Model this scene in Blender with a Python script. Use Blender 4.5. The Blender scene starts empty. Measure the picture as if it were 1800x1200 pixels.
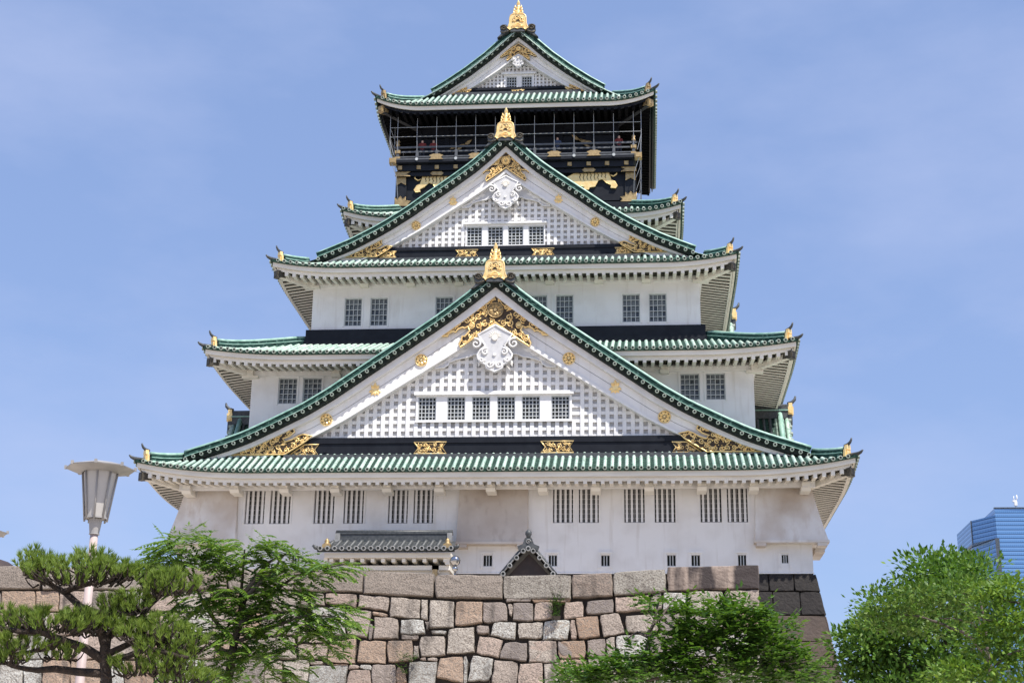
import bpy, bmesh, math, random
from mathutils import Vector, Matrix
R = math.radians
random.seed(7)
scene = bpy.context.scene
COL = scene.collection

# ------------------------------------------------------------------ camera
CF, CPITCH, CYAW, CROLL = 2680.806, 0.312005, 0.0865693, 0.01358618
CPOS = Vector((7.58022, -77.28438, -13.78990))
def cam_axes():
    f0 = Vector((-math.sin(CYAW), math.cos(CYAW), 0)); r0 = Vector((math.cos(CYAW), math.sin(CYAW), 0)); u0 = Vector((0, 0, 1))
    f = f0*math.cos(CPITCH) + u0*math.sin(CPITCH); u = -f0*math.sin(CPITCH) + u0*math.cos(CPITCH)
    return r0*math.cos(CROLL) + u*math.sin(CROLL), -r0*math.sin(CROLL) + u*math.cos(CROLL), f
RX, UP, FW = cam_axes()
cam = bpy.data.objects.new('camera', bpy.data.cameras.new('camera')); COL.objects.link(cam)
cam.data.sensor_width = 36; cam.data.lens = CF/1800*36; cam.data.clip_end = 6000; cam.data.clip_start = 0.5
cam.matrix_world = Matrix(((RX.x, UP.x, -FW.x, CPOS.x), (RX.y, UP.y, -FW.y, CPOS.y), (RX.z, UP.z, -FW.z, CPOS.z), (0, 0, 0, 1)))
scene.camera = cam
def at(px, py, y, batter=0.0, ztop=0.0):
    """a point of the survey drawing on the upright plane y (leaning back by batter above ztop)"""
    d = FW + RX*((px-900)/CF) + UP*((600-py)/CF)
    t = (y - batter*(ztop-CPOS.z) - CPOS.y)/(d.y - batter*d.z)
    return CPOS + d*t

# ------------------------------------------------------------------ light
SUN_AZ, SUN_EL = R(42), R(60)       # azimuth to the right of the facade's normal
SKY_STRENGTH, SUN_STRENGTH, EXPOSURE = 0.15, 4.7, 0.50
w = bpy.data.worlds.new('World'); scene.world = w; w.use_nodes = True
wn = w.node_tree.nodes; wl = w.node_tree.links
for n in list(wn): wn.remove(n)
wo = wn.new('ShaderNodeOutputWorld'); bg = wn.new('ShaderNodeBackground'); sky = wn.new('ShaderNodeTexSky')
sky.sky_type = 'NISHITA'; sky.sun_disc = False; sky.sun_elevation = SUN_EL; sky.sun_rotation = math.pi - SUN_AZ
sky.air_density = 1.0; sky.dust_density = 0.9; sky.ozone_density = 1.6; sky.altitude = 20
bg.inputs['Strength'].default_value = SKY_STRENGTH
# thin high cloud: whitens the sky slightly in drifting veils
tc = wn.new('ShaderNodeTexCoord'); mp = wn.new('ShaderNodeMapping'); mp.inputs['Scale'].default_value = (2.2, 1.4, 5.2)
mp.inputs['Rotation'].default_value = (0, R(18), R(20))
nz = wn.new('ShaderNodeTexNoise'); nz.inputs['Scale'].default_value = 1.7; nz.inputs['Detail'].default_value = 7; nz.inputs['Roughness'].default_value = 0.55
cr = wn.new('ShaderNodeValToRGB'); cr.color_ramp.elements[0].position = 0.44; cr.color_ramp.elements[0].color = (0, 0, 0, 1)
cr.color_ramp.elements[1].position = 0.74; cr.color_ramp.elements[1].color = (0.42, 0.42, 0.42, 1)
mx = wn.new('ShaderNodeMixRGB'); mx.inputs[2].default_value = (2.75, 3.2, 4.3, 1)
wl.new(tc.outputs['Generated'], mp.inputs['Vector']); wl.new(mp.outputs[0], nz.inputs['Vector']); wl.new(nz.outputs['Fac'], cr.inputs[0])
wl.new(cr.outputs[0], mx.inputs[0]); vm = wn.new('ShaderNodeMixRGB'); vm.inputs[0].default_value = 0.66; vm.inputs[2].default_value = (1.30, 1.92, 3.28, 1)
wl.new(sky.outputs[0], vm.inputs[1]); wl.new(vm.outputs[0], mx.inputs[1]); tn = wn.new('ShaderNodeMixRGB'); tn.blend_type = 'MULTIPLY'; tn.inputs[0].default_value = 1; tn.inputs[2].default_value = (1.02, 0.99, 1.05, 1)
wl.new(mx.outputs[0], tn.inputs[1]); wl.new(tn.outputs[0], bg.inputs['Color']); wl.new(bg.outputs[0], wo.inputs[0])
sun = bpy.data.objects.new('sun', bpy.data.lights.new('sun', 'SUN')); COL.objects.link(sun)
sun.data.energy = SUN_STRENGTH; sun.data.angle = R(0.55); sun.data.color = (1.0, 0.95, 0.88)
sdir = Vector((math.sin(SUN_AZ)*math.cos(SUN_EL), -math.cos(SUN_AZ)*math.cos(SUN_EL), math.sin(SUN_EL)))
sun.rotation_euler = sdir.to_track_quat('Z', 'Y').to_euler(); sun.location = (40, -60, 80)
vs = scene.view_settings
vs.view_transform = 'Standard'; vs.look = 'None'; vs.exposure = EXPOSURE; vs.gamma = 1; vs.use_curve_mapping = False
scene.render.resolution_x, scene.render.resolution_y = 1024, 682
scene.render.engine = 'CYCLES'
scene.cycles.max_bounces = 6; scene.cycles.diffuse_bounces = 4; scene.cycles.transmission_bounces = 4

# ------------------------------------------------------------------ materials
def mat(name, c1, c2=None, rough=0.6, metal=0.0, scale=3.0, detail=6, lo=0.35, hi=0.65, bump=0.0, bscale=30, stretch=(1, 1, 1),
        c3=None, s3=0.8, lo3=0.5, hi3=0.72, stretch3=(1, 1, 1), island=None, spec=0.5, per_object=False):
    m = bpy.data.materials.new(name); m.use_nodes = True
    nt = m.node_tree; N = nt.nodes; L = nt.links; b = N['Principled BSDF']
    b.inputs['Roughness'].default_value = rough; b.inputs['Metallic'].default_value = metal
    b.inputs['Specular IOR Level'].default_value = spec
    tcn = N.new('ShaderNodeTexCoord')
    def noise(sc, st, det):
        mpn = N.new('ShaderNodeMapping'); mpn.inputs['Scale'].default_value = st
        n = N.new('ShaderNodeTexNoise'); n.inputs['Scale'].default_value = sc; n.inputs['Detail'].default_value = det
        L.new(tcn.outputs['Object'], mpn.inputs[0]); L.new(mpn.outputs[0], n.inputs['Vector']); return n
    def ramp(src, a, z):
        r = N.new('ShaderNodeMapRange'); r.inputs[1].default_value = a; r.inputs[2].default_value = z
        L.new(src, r.inputs[0]); return r.outputs[0]
    def mixc(f, a, bb, mode='MIX'):
        x = N.new('ShaderNodeMixRGB'); x.blend_type = mode
        L.new(f, x.inputs[0]) if not isinstance(f, float) else setattr(x.inputs[0], 'default_value', f)
        for i, q in ((1, a), (2, bb)):
            if isinstance(q, tuple): x.inputs[i].default_value = (*q, 1)
            else: L.new(q, x.inputs[i])
        return x.outputs[0]
    col = c1
    if island:
        g = N.new('ShaderNodeObjectInfo' if per_object else 'ShaderNodeNewGeometry'); rp = N.new('ShaderNodeValToRGB'); rp.color_ramp.interpolation = 'CONSTANT'
        el = rp.color_ramp.elements
        while len(el) < len(island): el.new(0.5)
        for i, c in enumerate(island): el[i].position = i/len(island); el[i].color = (*c, 1)
        L.new(g.outputs['Random' if per_object else 'Random Per Island'], rp.inputs[0]); col = rp.outputs[0]
    if c2: col = mixc(ramp(noise(scale, stretch, detail).outputs['Fac'], lo, hi), col, c2)
    if c3: col = mixc(ramp(noise(s3, stretch3, 6).outputs['Fac'], lo3, hi3), col, c3)
    if isinstance(col, tuple): b.inputs['Base Color'].default_value = (*col, 1)
    else: L.new(col, b.inputs['Base Color'])
    if bump:
        bn = N.new('ShaderNodeBump'); bn.inputs['Strength'].default_value = bump; bn.inputs['Distance'].default_value = 0.05
        L.new(noise(bscale, (1, 1, 1), 5).outputs['Fac'], bn.inputs['Height']); L.new(bn.outputs[0], b.inputs['Normal'])
    return m
M = {}
M['plaster'] = mat('white plaster', (0.80, 0.79, 0.77), (0.70, 0.68, 0.65), 0.85, scale=0.9, lo=0.45, hi=0.8, c3=(0.62, 0.59, 0.545), s3=1.9, stretch3=(1.6, 1.6, 0.16), lo3=0.56, hi3=0.84, bump=0.12, bscale=3)
M['white'] = mat('white painted timber', (0.80, 0.79, 0.77), (0.72, 0.71, 0.69), 0.7, scale=2.0, bump=0.05)
M['cream'] = mat('weathered white timber', (0.80, 0.765, 0.68), (0.70, 0.665, 0.59), 0.75, scale=2.5, stretch=(0.3, 1, 2))
M['tile'] = mat('verdigris copper tile', None, (0.33, 0.48, 0.39), 0.55, scale=1.3, lo=0.42, hi=0.66, c3=(0.13, 0.22, 0.165), s3=7, lo3=0.52, hi3=0.70, bump=0.3, bscale=14,
    island=[(0.48, 0.60, 0.51), (0.42, 0.53, 0.45), (0.52, 0.62, 0.54), (0.37, 0.48, 0.40), (0.46, 0.55, 0.46)])
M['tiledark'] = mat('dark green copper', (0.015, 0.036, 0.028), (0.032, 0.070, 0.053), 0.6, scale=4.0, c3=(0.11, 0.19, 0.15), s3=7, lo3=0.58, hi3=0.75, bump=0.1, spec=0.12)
M['rakedark'] = mat('dark rake underside', (0.016, 0.020, 0.017), (0.030, 0.038, 0.032), 0.7, scale=6, spec=0.1)
M['ridge'] = mat('green ridge tile', (0.009, 0.032, 0.026), (0.024, 0.068, 0.055), 0.6, spec=0.15, c3=(0.14, 0.25, 0.21), s3=5, lo3=0.56, hi3=0.76, scale=3.5, stretch=(1, 1, 2), bump=0.1)
M['ridgecap'] = mat('pale green ridge cap', (0.33, 0.50, 0.42), (0.18, 0.34, 0.27), 0.45, scale=3.0)
M['grey'] = mat('dark grey tile', (0.035, 0.04, 0.042), (0.075, 0.08, 0.082), 0.5, scale=8, bump=0.1)
M['rim'] = mat('pale tile rim', (0.34, 0.38, 0.32), (0.22, 0.27, 0.22), 0.6, scale=6)
M['hole'] = mat('dark recess', (0.012, 0.016, 0.014), None, 0.8)
M['black'] = mat('black lacquer', (0.008, 0.009, 0.013), (0.013, 0.015, 0.020), 0.5, scale=2, spec=0.22)
M['gold'] = mat('gilded metal', (1.0, 0.76, 0.36), (0.92, 0.62, 0.24), 0.38, metal=0.45, scale=5, bump=0.1, bscale=20)
M['golddeep'] = mat('aged gilded plate', (0.055, 0.030, 0.008), (0.03, 0.017, 0.006), 0.6, metal=0.0, scale=6)
M['goldold'] = mat('tarnished gilding', (0.50, 0.36, 0.17), (0.36, 0.25, 0.12), 0.45, metal=0.55, scale=7)
M['bronze'] = mat('dark bronze fitting', (0.10, 0.085, 0.06), (0.05, 0.045, 0.035), 0.5, metal=0.4, scale=9)
M['muntin'] = mat('grey painted lattice', (0.50, 0.52, 0.52), (0.42, 0.44, 0.44), 0.6, scale=5)
M['glass'] = mat('dark window glass', (0.035, 0.042, 0.050), (0.10, 0.115, 0.13), 0.12, scale=2.2)
M['paper'] = mat('grey blind behind glass', (0.17, 0.19, 0.20), (0.10, 0.115, 0.125), 0.35, scale=1.6)
M['railgrey'] = mat('grey painted rail', (0.10, 0.106, 0.115), (0.07, 0.075, 0.08), 0.5, scale=4)
M['soffit'] = mat('shaded soffit board', (0.07, 0.065, 0.052), (0.045, 0.042, 0.034), 0.9, scale=2, spec=0.1)  # dark tone carries the shade of the gaps between rafters
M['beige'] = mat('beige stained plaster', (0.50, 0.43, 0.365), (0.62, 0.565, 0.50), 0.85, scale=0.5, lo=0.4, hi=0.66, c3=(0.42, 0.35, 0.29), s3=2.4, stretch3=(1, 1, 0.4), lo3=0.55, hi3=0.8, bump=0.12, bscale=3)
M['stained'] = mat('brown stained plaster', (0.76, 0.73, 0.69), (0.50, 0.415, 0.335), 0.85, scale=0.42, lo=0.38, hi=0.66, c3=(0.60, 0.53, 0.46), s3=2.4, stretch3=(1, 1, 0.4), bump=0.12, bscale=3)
M['deepblack'] = mat('matt black soffit', (0.005, 0.005, 0.006), None, 1.0, spec=0.05)
M['recess'] = mat('grey white recess', (0.60, 0.60, 0.60), (0.52, 0.52, 0.52), 0.8, scale=4)
M['rimgrey'] = mat('grey tile rim', (0.30, 0.30, 0.29), (0.20, 0.20, 0.195), 0.6, scale=6)
M['wire'] = mat('net wire', (0.36, 0.375, 0.39), None, 0.5, metal=0.3)
M['granite'] = mat('cut granite', None, (0.185, 0.153, 0.124), 0.85, scale=15, detail=8, lo=0.42, hi=0.68, bump=1.0, bscale=18,
    island=[(0.358, 0.298, 0.248), (0.411, 0.367, 0.310), (0.331, 0.252, 0.205), (0.444, 0.432, 0.390), (0.279, 0.233, 0.202), (0.377, 0.326, 0.273), (0.365, 0.262, 0.187), (0.477, 0.474, 0.432), (0.218, 0.186, 0.167), (0.338, 0.333, 0.304), (0.398, 0.311, 0.253), (0.312, 0.212, 0.144)],
    c3=(0.079, 0.067, 0.057), s3=1.7, lo3=0.56, hi3=0.74, stretch3=(1, 1, 0.22))
M['capgranite'] = mat('cut cap granite', None, (0.140, 0.120, 0.099), 0.85, scale=14, detail=8, lo=0.42, hi=0.68, bump=1.0, bscale=18,
    island=[(0.263, 0.219, 0.180), (0.301, 0.273, 0.230), (0.250, 0.196, 0.157), (0.318, 0.294, 0.250), (0.281, 0.239, 0.199)], c3=(0.087, 0.070, 0.057), s3=1.3, lo3=0.58, hi3=0.75, stretch3=(1, 1, 0.3), per_object=True)
M['granitedark'] = mat('soot stained granite', None, (0.012, 0.010, 0.010), 0.85, scale=5, lo=0.4, hi=0.8, bump=0.8, bscale=8,
    island=[(0.021, 0.017, 0.016), (0.028, 0.023, 0.020), (0.017, 0.014, 0.013), (0.024, 0.020, 0.018)])
M['granitebrown'] = mat('brown cut granite', None, (0.072, 0.055, 0.047), 0.85, scale=4, lo=0.45, hi=0.85, bump=0.6, bscale=8,
    island=[(0.091, 0.067, 0.055), (0.102, 0.074, 0.059)])
M['capstreak'] = mat('streaked granite', (0.30, 0.235, 0.19), (0.04, 0.03, 0.028), 0.85, scale=1.25, stretch=(1, 1, 0.12), lo=0.47, hi=0.58, bump=0.8, bscale=9)
M['joint'] = mat('dark joint earth', (0.040, 0.031, 0.025), None, 1.0)
M['ground'] = mat('gravel ground', (0.50, 0.43, 0.355), (0.42, 0.365, 0.30), 0.95, scale=0.6, bump=0.3)
M['lampgrey'] = mat('grey lamp metal', (0.36, 0.345, 0.33), (0.28, 0.27, 0.26), 0.5, scale=3)
M['lamppanel'] = mat('frosted lamp panel', (0.50, 0.48, 0.45), (0.42, 0.40, 0.375), 0.35, scale=2)
M['polepink'] = mat('pale pink painted pole', (0.47, 0.38, 0.355), (0.40, 0.32, 0.30), 0.6, scale=4)
M['bark'] = mat('dark pine bark', (0.055, 0.038, 0.028), (0.022, 0.016, 0.013), 0.95, scale=14, bump=0.9, bscale=30, stretch=(1, 1, 0.4))
M['barkgrey'] = mat('grey brown bark', (0.14, 0.11, 0.09), (0.07, 0.055, 0.045), 0.95, scale=10, bump=0.6, bscale=25, stretch=(1, 1, 0.4))
M['chrome'] = mat('mirror steel', (0.50, 0.50, 0.50), None, 0.08, metal=1.0)
M['brownroof'] = mat('dark brown canopy', (0.055, 0.035, 0.028), (0.035, 0.024, 0.02), 0.6, scale=3)
M['skin'] = mat('skin', (0.55, 0.36, 0.27), None, 0.6)
M['hair'] = mat('black hair', (0.012, 0.010, 0.010), None, 0.5)
M['red'] = mat('red cloth', (0.20, 0.03, 0.025), None, 0.8)
M['blue'] = mat('blue cloth', (0.05, 0.075, 0.14), None, 0.8)
M['whitecloth'] = mat('white cloth', (0.75, 0.75, 0.75), None, 0.8)
M['jeans'] = mat('dark trousers', (0.03, 0.035, 0.05), None, 0.8)
def leafmat(name, cols, trans=0.25):
    m = bpy.data.materials.new(name); m.use_nodes = True; nt = m.node_tree; N = nt.nodes; L = nt.links
    b = N['Principled BSDF']; b.inputs['Roughness'].default_value = 0.5; b.inputs['Specular IOR Level'].default_value = 0.3
    g = N.new('ShaderNodeNewGeometry'); rp = N.new('ShaderNodeValToRGB'); el = rp.color_ramp.elements
    while len(el) < len(cols): el.new(0.5)
    for i, c in enumerate(cols): el[i].position = i/(len(cols)-1); el[i].color = (*c, 1)
    L.new(g.outputs['Random Per Island'], rp.inputs[0]); L.new(rp.outputs[0], b.inputs['Base Color'])
    t = N.new('ShaderNodeBsdfTranslucent'); mm = N.new('ShaderNodeMixShader'); mm.inputs[0].default_value = trans
    br = N.new('ShaderNodeMixRGB'); br.blend_type = 'MULTIPLY'; br.inputs[0].default_value = 1; br.inputs[2].default_value = (1.5, 1.6, 0.8, 1)
    L.new(rp.outputs[0], br.inputs[1]); L.new(br.outputs[0], t.inputs[0])
    L.new(b.outputs[0], mm.inputs[1]); L.new(t.outputs[0], mm.inputs[2]); L.new(mm.outputs[0], N['Material Output'].inputs[0])
    return m
M['needle'] = leafmat('pine needles', [(0.10, 0.16, 0.028), (0.16, 0.24, 0.040), (0.24, 0.31, 0.06), (0.125, 0.20, 0.034)], 0.32)
M['pinnate'] = leafmat('pinnate leaves', [(0.055, 0.115, 0.024), (0.095, 0.18, 0.032), (0.18, 0.27, 0.044), (0.08, 0.15, 0.030)], 0.3)
M['bushleaf'] = leafmat('shrub leaves', [(0.035, 0.085, 0.016), (0.070, 0.15, 0.022), (0.125, 0.22, 0.030), (0.05, 0.115, 0.020)])
M['bigleaf'] = leafmat('evergreen leaves', [(0.045, 0.105, 0.020), (0.08, 0.17, 0.026), (0.14, 0.24, 0.036), (0.06, 0.135, 0.024)])
M['mapleleaf'] = leafmat('yellow green maple leaves', [(0.06, 0.13, 0.018), (0.10, 0.19, 0.022), (0.17, 0.26, 0.028), (0.08, 0.155, 0.020)])
M['oliveleaf'] = leafmat('olive green leaves', [(0.045, 0.105, 0.014), (0.075, 0.15, 0.018), (0.12, 0.18, 0.028), (0.06, 0.125, 0.016)])
M['weedleaf'] = leafmat('weed leaves', [(0.03, 0.075, 0.014), (0.055, 0.11, 0.02)])
def tower_mat():
    m = bpy.data.materials.new('banded blue curtain wall'); m.use_nodes = True; nt = m.node_tree; N = nt.nodes; L = nt.links
    b = N['Principled BSDF']; b.inputs['Roughness'].default_value = 0.15; b.inputs['Metallic'].default_value = 0.35
    t = N.new('ShaderNodeTexCoord'); s = N.new('ShaderNodeSeparateXYZ'); L.new(t.outputs['Object'], s.inputs[0])
    def frac(src, k, thr):
        a = N.new('ShaderNodeMath'); a.operation = 'MULTIPLY'; a.inputs[1].default_value = k; L.new(src, a.inputs[0])
        f = N.new('ShaderNodeMath'); f.operation = 'FRACT'; L.new(a.outputs[0], f.inputs[0])
        g = N.new('ShaderNodeMath'); g.operation = 'LESS_THAN'; g.inputs[1].default_value = thr; L.new(f.outputs[0], g.inputs[0]); return g.outputs[0]
    band = frac(s.outputs['Z'], 1/2.02, 0.17); mul = frac(s.outputs['X'], 1/0.95, 0.16); half = frac(s.outputs['Z'], 1/2.02, 0.62)
    def mix(f, a, bb):
        x = N.new('ShaderNodeMixRGB'); L.new(f, x.inputs[0])
        for i, q in ((1, a), (2, bb)):
            if isinstance(q, tuple): x.inputs[i].default_value = (*q, 1)
            else: L.new(q, x.inputs[i])
        return x.outputs[0]
    c = mix(mul, (0.13, 0.27, 0.50), (0.085, 0.19, 0.37)); c = mix(half, (0.17, 0.32, 0.56), c); c = mix(band, c, (0.03, 0.07, 0.15))
    L.new(c, b.inputs['Base Color']); return m
M['tower'] = tower_mat()

# ------------------------------------------------------------------ mesh helpers
class MB:
    def __init__(s): s.v = []; s.f = []; s.mi = []; s.sm = []
    def add(s, vs_, fs, mi=0, smooth=False):
        o = len(s.v); s.v += [tuple(p) for p in vs_]
        for f in fs: s.f.append(tuple(i+o for i in f)); s.mi.append(mi); s.sm.append(smooth)
    def hexa(s, p, mi=0):
        s.add(p, [(0, 3, 2, 1), (4, 5, 6, 7), (0, 1, 5, 4), (1, 2, 6, 5), (2, 3, 7, 6), (3, 0, 4, 7)], mi)
    def box(s, x0, x1, y0, y1, z0, z1, mi=0):
        s.hexa([(x0, y0, z0), (x1, y0, z0), (x1, y1, z0), (x0, y1, z0), (x0, y0, z1), (x1, y0, z1), (x1, y1, z1), (x0, y1, z1)], mi)
    def loft(s, secs, mi=0, closed=True, caps=True, smooth=False):
        n = len(secs[0]); vs_ = [p for q in secs for p in q]; fs = []
        for i in range(len(secs)-1):
            for j in range(n if closed else n-1):
                k = (j+1) % n; fs.append((i*n+j, i*n+k, (i+1)*n+k, (i+1)*n+j))
        if caps and closed: fs += [tuple(range(n-1, -1, -1)), tuple((len(secs)-1)*n+j for j in range(n))]
        s.add(vs_, fs, mi, smooth)
    def tube(s, path, r, n=6, mi=0, caps=True, smooth=True):
        path = [Vector(p) for p in path]; secs = []; prev = None
        for i, p in enumerate(path):
            a = path[max(0, i-1)]; b = path[min(len(path)-1, i+1)]; t = (b-a)
            t = t.normalized() if t.length > 1e-9 else Vector((0, 0, 1))
            if prev is None:
                u = t.cross(Vector((0, 0, 1)) if abs(t.z) < 0.9 else Vector((1, 0, 0))).normalized()
            else:
                u = (prev - t*prev.dot(t)); u = u.normalized() if u.length > 1e-6 else t.orthogonal().normalized()
            prev = u; vv = t.cross(u); rr = r[i] if isinstance(r, (list, tuple)) else r
            secs.append([p + (u*math.cos(k*2*math.pi/n) + vv*math.sin(k*2*math.pi/n))*rr for k in range(n)])
        s.loft(secs, mi, True, caps, smooth)
    def disc(s, c, r, y0, y1, n=16, mi=0):
        """round plate facing -y, from y0 (front) to y1"""
        ring = lambda y, q: [(c[0]+q*math.cos(k*2*math.pi/n), y, c[1]+q*math.sin(k*2*math.pi/n)) for k in range(n)]
        s.loft([ring(y1, r), ring(y0, r)], mi)
    def prism(s, poly, y0, y1, mi=0):
        n = len(poly); a = sum(poly[i][0]*poly[(i+1) % n][1]-poly[(i+1) % n][0]*poly[i][1] for i in range(n))
        if a < 0: poly = poly[::-1]
        s.add([(x, y0, z) for x, z in poly] + [(x, y1, z) for x, z in poly],
              [tuple(range(n))] + [tuple(range(2*n-1, n-1, -1))] + [(i, i+n, (i+1) % n+n, (i+1) % n) for i in range(n)], mi)
    def lathe(s, prof, c, n=16, mi=0, smooth=True):
        secs = [[(c[0]+r*math.cos(k*2*math.pi/n), c[1]+r*math.sin(k*2*math.pi/n), c[2]+z) for k in range(n)] for r, z in prof]
        s.loft(secs, mi, True, True, smooth)
    def build(s, name, mats, parent=None, label=None, loc=None):
        me = bpy.data.meshes.new(name); me.from_pydata(s.v, [], s.f)
        for m in (mats if isinstance(mats, (list, tuple)) else [mats]): me.materials.append(M[m])
        me.polygons.foreach_set('material_index', s.mi); me.polygons.foreach_set('use_smooth', s.sm); me.update()
        o = bpy.data.objects.new(name, me); COL.objects.link(o)
        if parent is not None:
            o.parent = parent; o.location = -wloc(parent)
        if loc is not None: o.location = o.location + Vector(loc)
        if label: o['label'] = label
        return o
def wloc(o):
    p = Vector((0, 0, 0))
    while o is not None: p = p + o.location; o = o.parent
    return p
def thing(name, label, cat, loc, group=None):
    o = bpy.data.objects.new(name, None); COL.objects.link(o); o.location = loc; o.empty_display_size = 0.5
    o['label'] = label; o['category'] = cat
    if group: o['group'] = group
    return o
def tag(o, label, cat, group=None):
    o['label'] = label; o['category'] = cat
    if group: o['group'] = group
    return o
def copy_part(o, parent, d):
    c = o.copy(); COL.objects.link(c); c.parent = parent; c.location = o.location + Vector(d); return c
def frange(a, b, st):
    n = max(1, int(round((b-a)/st))); return [a+(b-a)*i/n for i in range(n+1)]
def lerp(a, b, t): return a+(b-a)*t
def sstep(t): t = max(0, min(1, t)); return t*t*(3-2*t)
def interp(tab, x):
    if x <= tab[0][0]:
        (x0, y0), (x1, y1) = tab[0], tab[1]; return y0+(y1-y0)*(x-x0)/(x1-x0)
    for (x0, y0), (x1, y1) in zip(tab, tab[1:]):
        if x <= x1: return y0+(y1-y0)*(x-x0)/(x1-x0)
    return tab[-1][1]
def resample(pts, n):
    L = [0]
    for a, b in zip(pts, pts[1:]): L.append(L[-1]+math.dist(a, b))
    out = []; j = 0
    for i in range(n):
        t = L[-1]*i/(n-1)
        while j < len(pts)-2 and L[j+1] < t: j += 1
        q = (t-L[j])/max(1e-9, L[j+1]-L[j]); out.append(tuple(lerp(a, b, q) for a, b in zip(pts[j], pts[j+1])))
    return out

# ------------------------------------------------------------------ ground
GZ = -15.4
def struct(name, mb, m): o = mb.build(name, m); o['kind'] = 'structure'; return o
g = MB(); g.add([(-3000, -300, GZ), (3000, -300, GZ), (3000, 5000, GZ), (-3000, 5000, GZ)], [(0, 1, 2, 3)]); struct('ground', g, 'ground')
YC = 17.0
# ================================================================== the castle tower
castle = thing('castle_tower', 'white five-storey castle tower with green tiled roofs, golden gables and a black top storey', 'castle', (0, YC, -1.2))

# ---- walls -------------------------------------------------------------------
def wall_front(mb, x0, x1, z0, z1, y, holes, depth=0.25, mi=0):
    xs = sorted({x0, x1, *[h[0] for h in holes], *[h[1] for h in holes]}); zs = sorted({z0, z1, *[h[2] for h in holes], *[h[3] for h in holes]})
    for a, b in zip(xs, xs[1:]):
        for c, d in zip(zs, zs[1:]):
            cx, cz = (a+b)/2, (c+d)/2
            if any(h[0] < cx < h[1] and h[2] < cz < h[3] for h in holes): continue
            mb.add([(a, y, c), (b, y, c), (b, y, d), (a, y, d)], [(0, 1, 2, 3)], mi)
    for a, b, c, d in holes:
        q = y+depth
        mb.add([(a, y, c), (b, y, c), (b, y, d), (a, y, d), (a, q, c), (b, q, c), (b, q, d), (a, q, d)],
               [(0, 4, 5, 1), (1, 5, 6, 2), (2, 6, 7, 3), (3, 7, 4, 0)], mi)
def wall_sides(mb, hw, y0, y1, z0, z1, mi=0):
    for s in (-1, 1): mb.add([(s*hw, y0, z0), (s*hw, y1, z0), (s*hw, y1, z1), (s*hw, y0, z1)], [(0, 1, 2, 3)], mi)
    mb.add([(-hw, y1, z0), (hw, y1, z0), (hw, y1, z1), (-hw, y1, z1)], [(0, 1, 2, 3)], mi)
def grid_window(w_, h_, nx, nz, d=0.22, bar=0.045):
    """a window of w_ x h_ with its front at y=0: glass, blind, frame and lattice in one mesh (origin at its lower middle)"""
    mb = MB(); x0, x1 = -w_/2, w_/2
    mb.box(x0, x1, d-0.03, d, 0, h_, 1)
    for i in range(nx):
        for j in range(nz):
            a = x0+w_*i/nx; c = h_*j/nz
            if random.random() < 0.62: mb.box(a+0.055, a+w_/nx-0.015, d-0.05, d-0.031, c+0.03, c+h_/nz-0.055, 2)
    f = 0.05
    for a, b, c, e in ((x0, x0+f, 0, h_), (x1-f, x1, 0, h_), (x0+f, x1-f, 0, f), (x0+f, x1-f, h_-f, h_)): mb.box(a, b, 0.05, d-0.06, c, e, 0)
    for i in range(1, nx): x = x0+w_*i/nx; mb.box(x-bar/2, x+bar/2, 0.07, 0.12, f, h_-f, 0)
    for j in range(1, nz): z = h_*j/nz; mb.box(x0+f, x1-f, 0.085, 0.125, z-bar/2, z+bar/2, 0)
    return mb
def bar_window(w_, h_, n, d=0.25, inner=True):
    mb = MB(); x0 = -w_/2; mb.box(x0, -x0, d-0.03, d, 0, h_, 1)
    for i in range(n):
        x = x0+w_*(i+0.5)/n if n > 3 else x0+w_*(i+1)/(n+1)
        b = 0.060 if n > 3 else 0.024
        mb.box(x-b, x+b, 0.03, 0.12, 0.0, h_, 0)
    if inner:
        for j in range(1, 7): z = h_*j/7; mb.box(x0, -x0, d-0.075, d-0.05, z-0.02, z+0.02, 2)
        for i in range(n): x = x0+w_*i/n; mb.box(x-0.02, x+0.02, d-0.07, d-0.045, 0, h_, 2)
    mb.box(x0, -x0, 0.02, 0.10, 0.0, 0.035, 2)
    return mb
def bracket_mesh():
    mb = MB(); mb.hexa([(-0.24, 0.15, 0), (0.24, 0.15, 0), (0.24, 1.1, 0), (-0.24, 1.1, 0), (-0.24, 0.0, 0.16), (0.24, 0.0, 0.16), (0.24, 1.1, 0.16), (-0.24, 1.1, 0.16)])
    mb.box(-0.2, 0.2, 0.05, 1.1, 0.162, 0.44); return mb
def place_brackets(parent, xs, y, z, lab=None):
    p = bracket_mesh().build('bracket', 'cream', parent); base = p.location.copy()
    for i, x in enumerate(xs):
        o = p if i == 0 else copy_part(p, parent, (0, 0, 0)); o.location = base + Vector((x, y, z))
def place_windows(parent, mb, mats, spots, y):
    p = mb.build('window', mats, parent); base = p.location.copy()
    for i, (x, z) in enumerate(spots):
        o = p if i == 0 else copy_part(p, parent, (0, 0, 0)); o.location = base + Vector((x, y, z))

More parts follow.
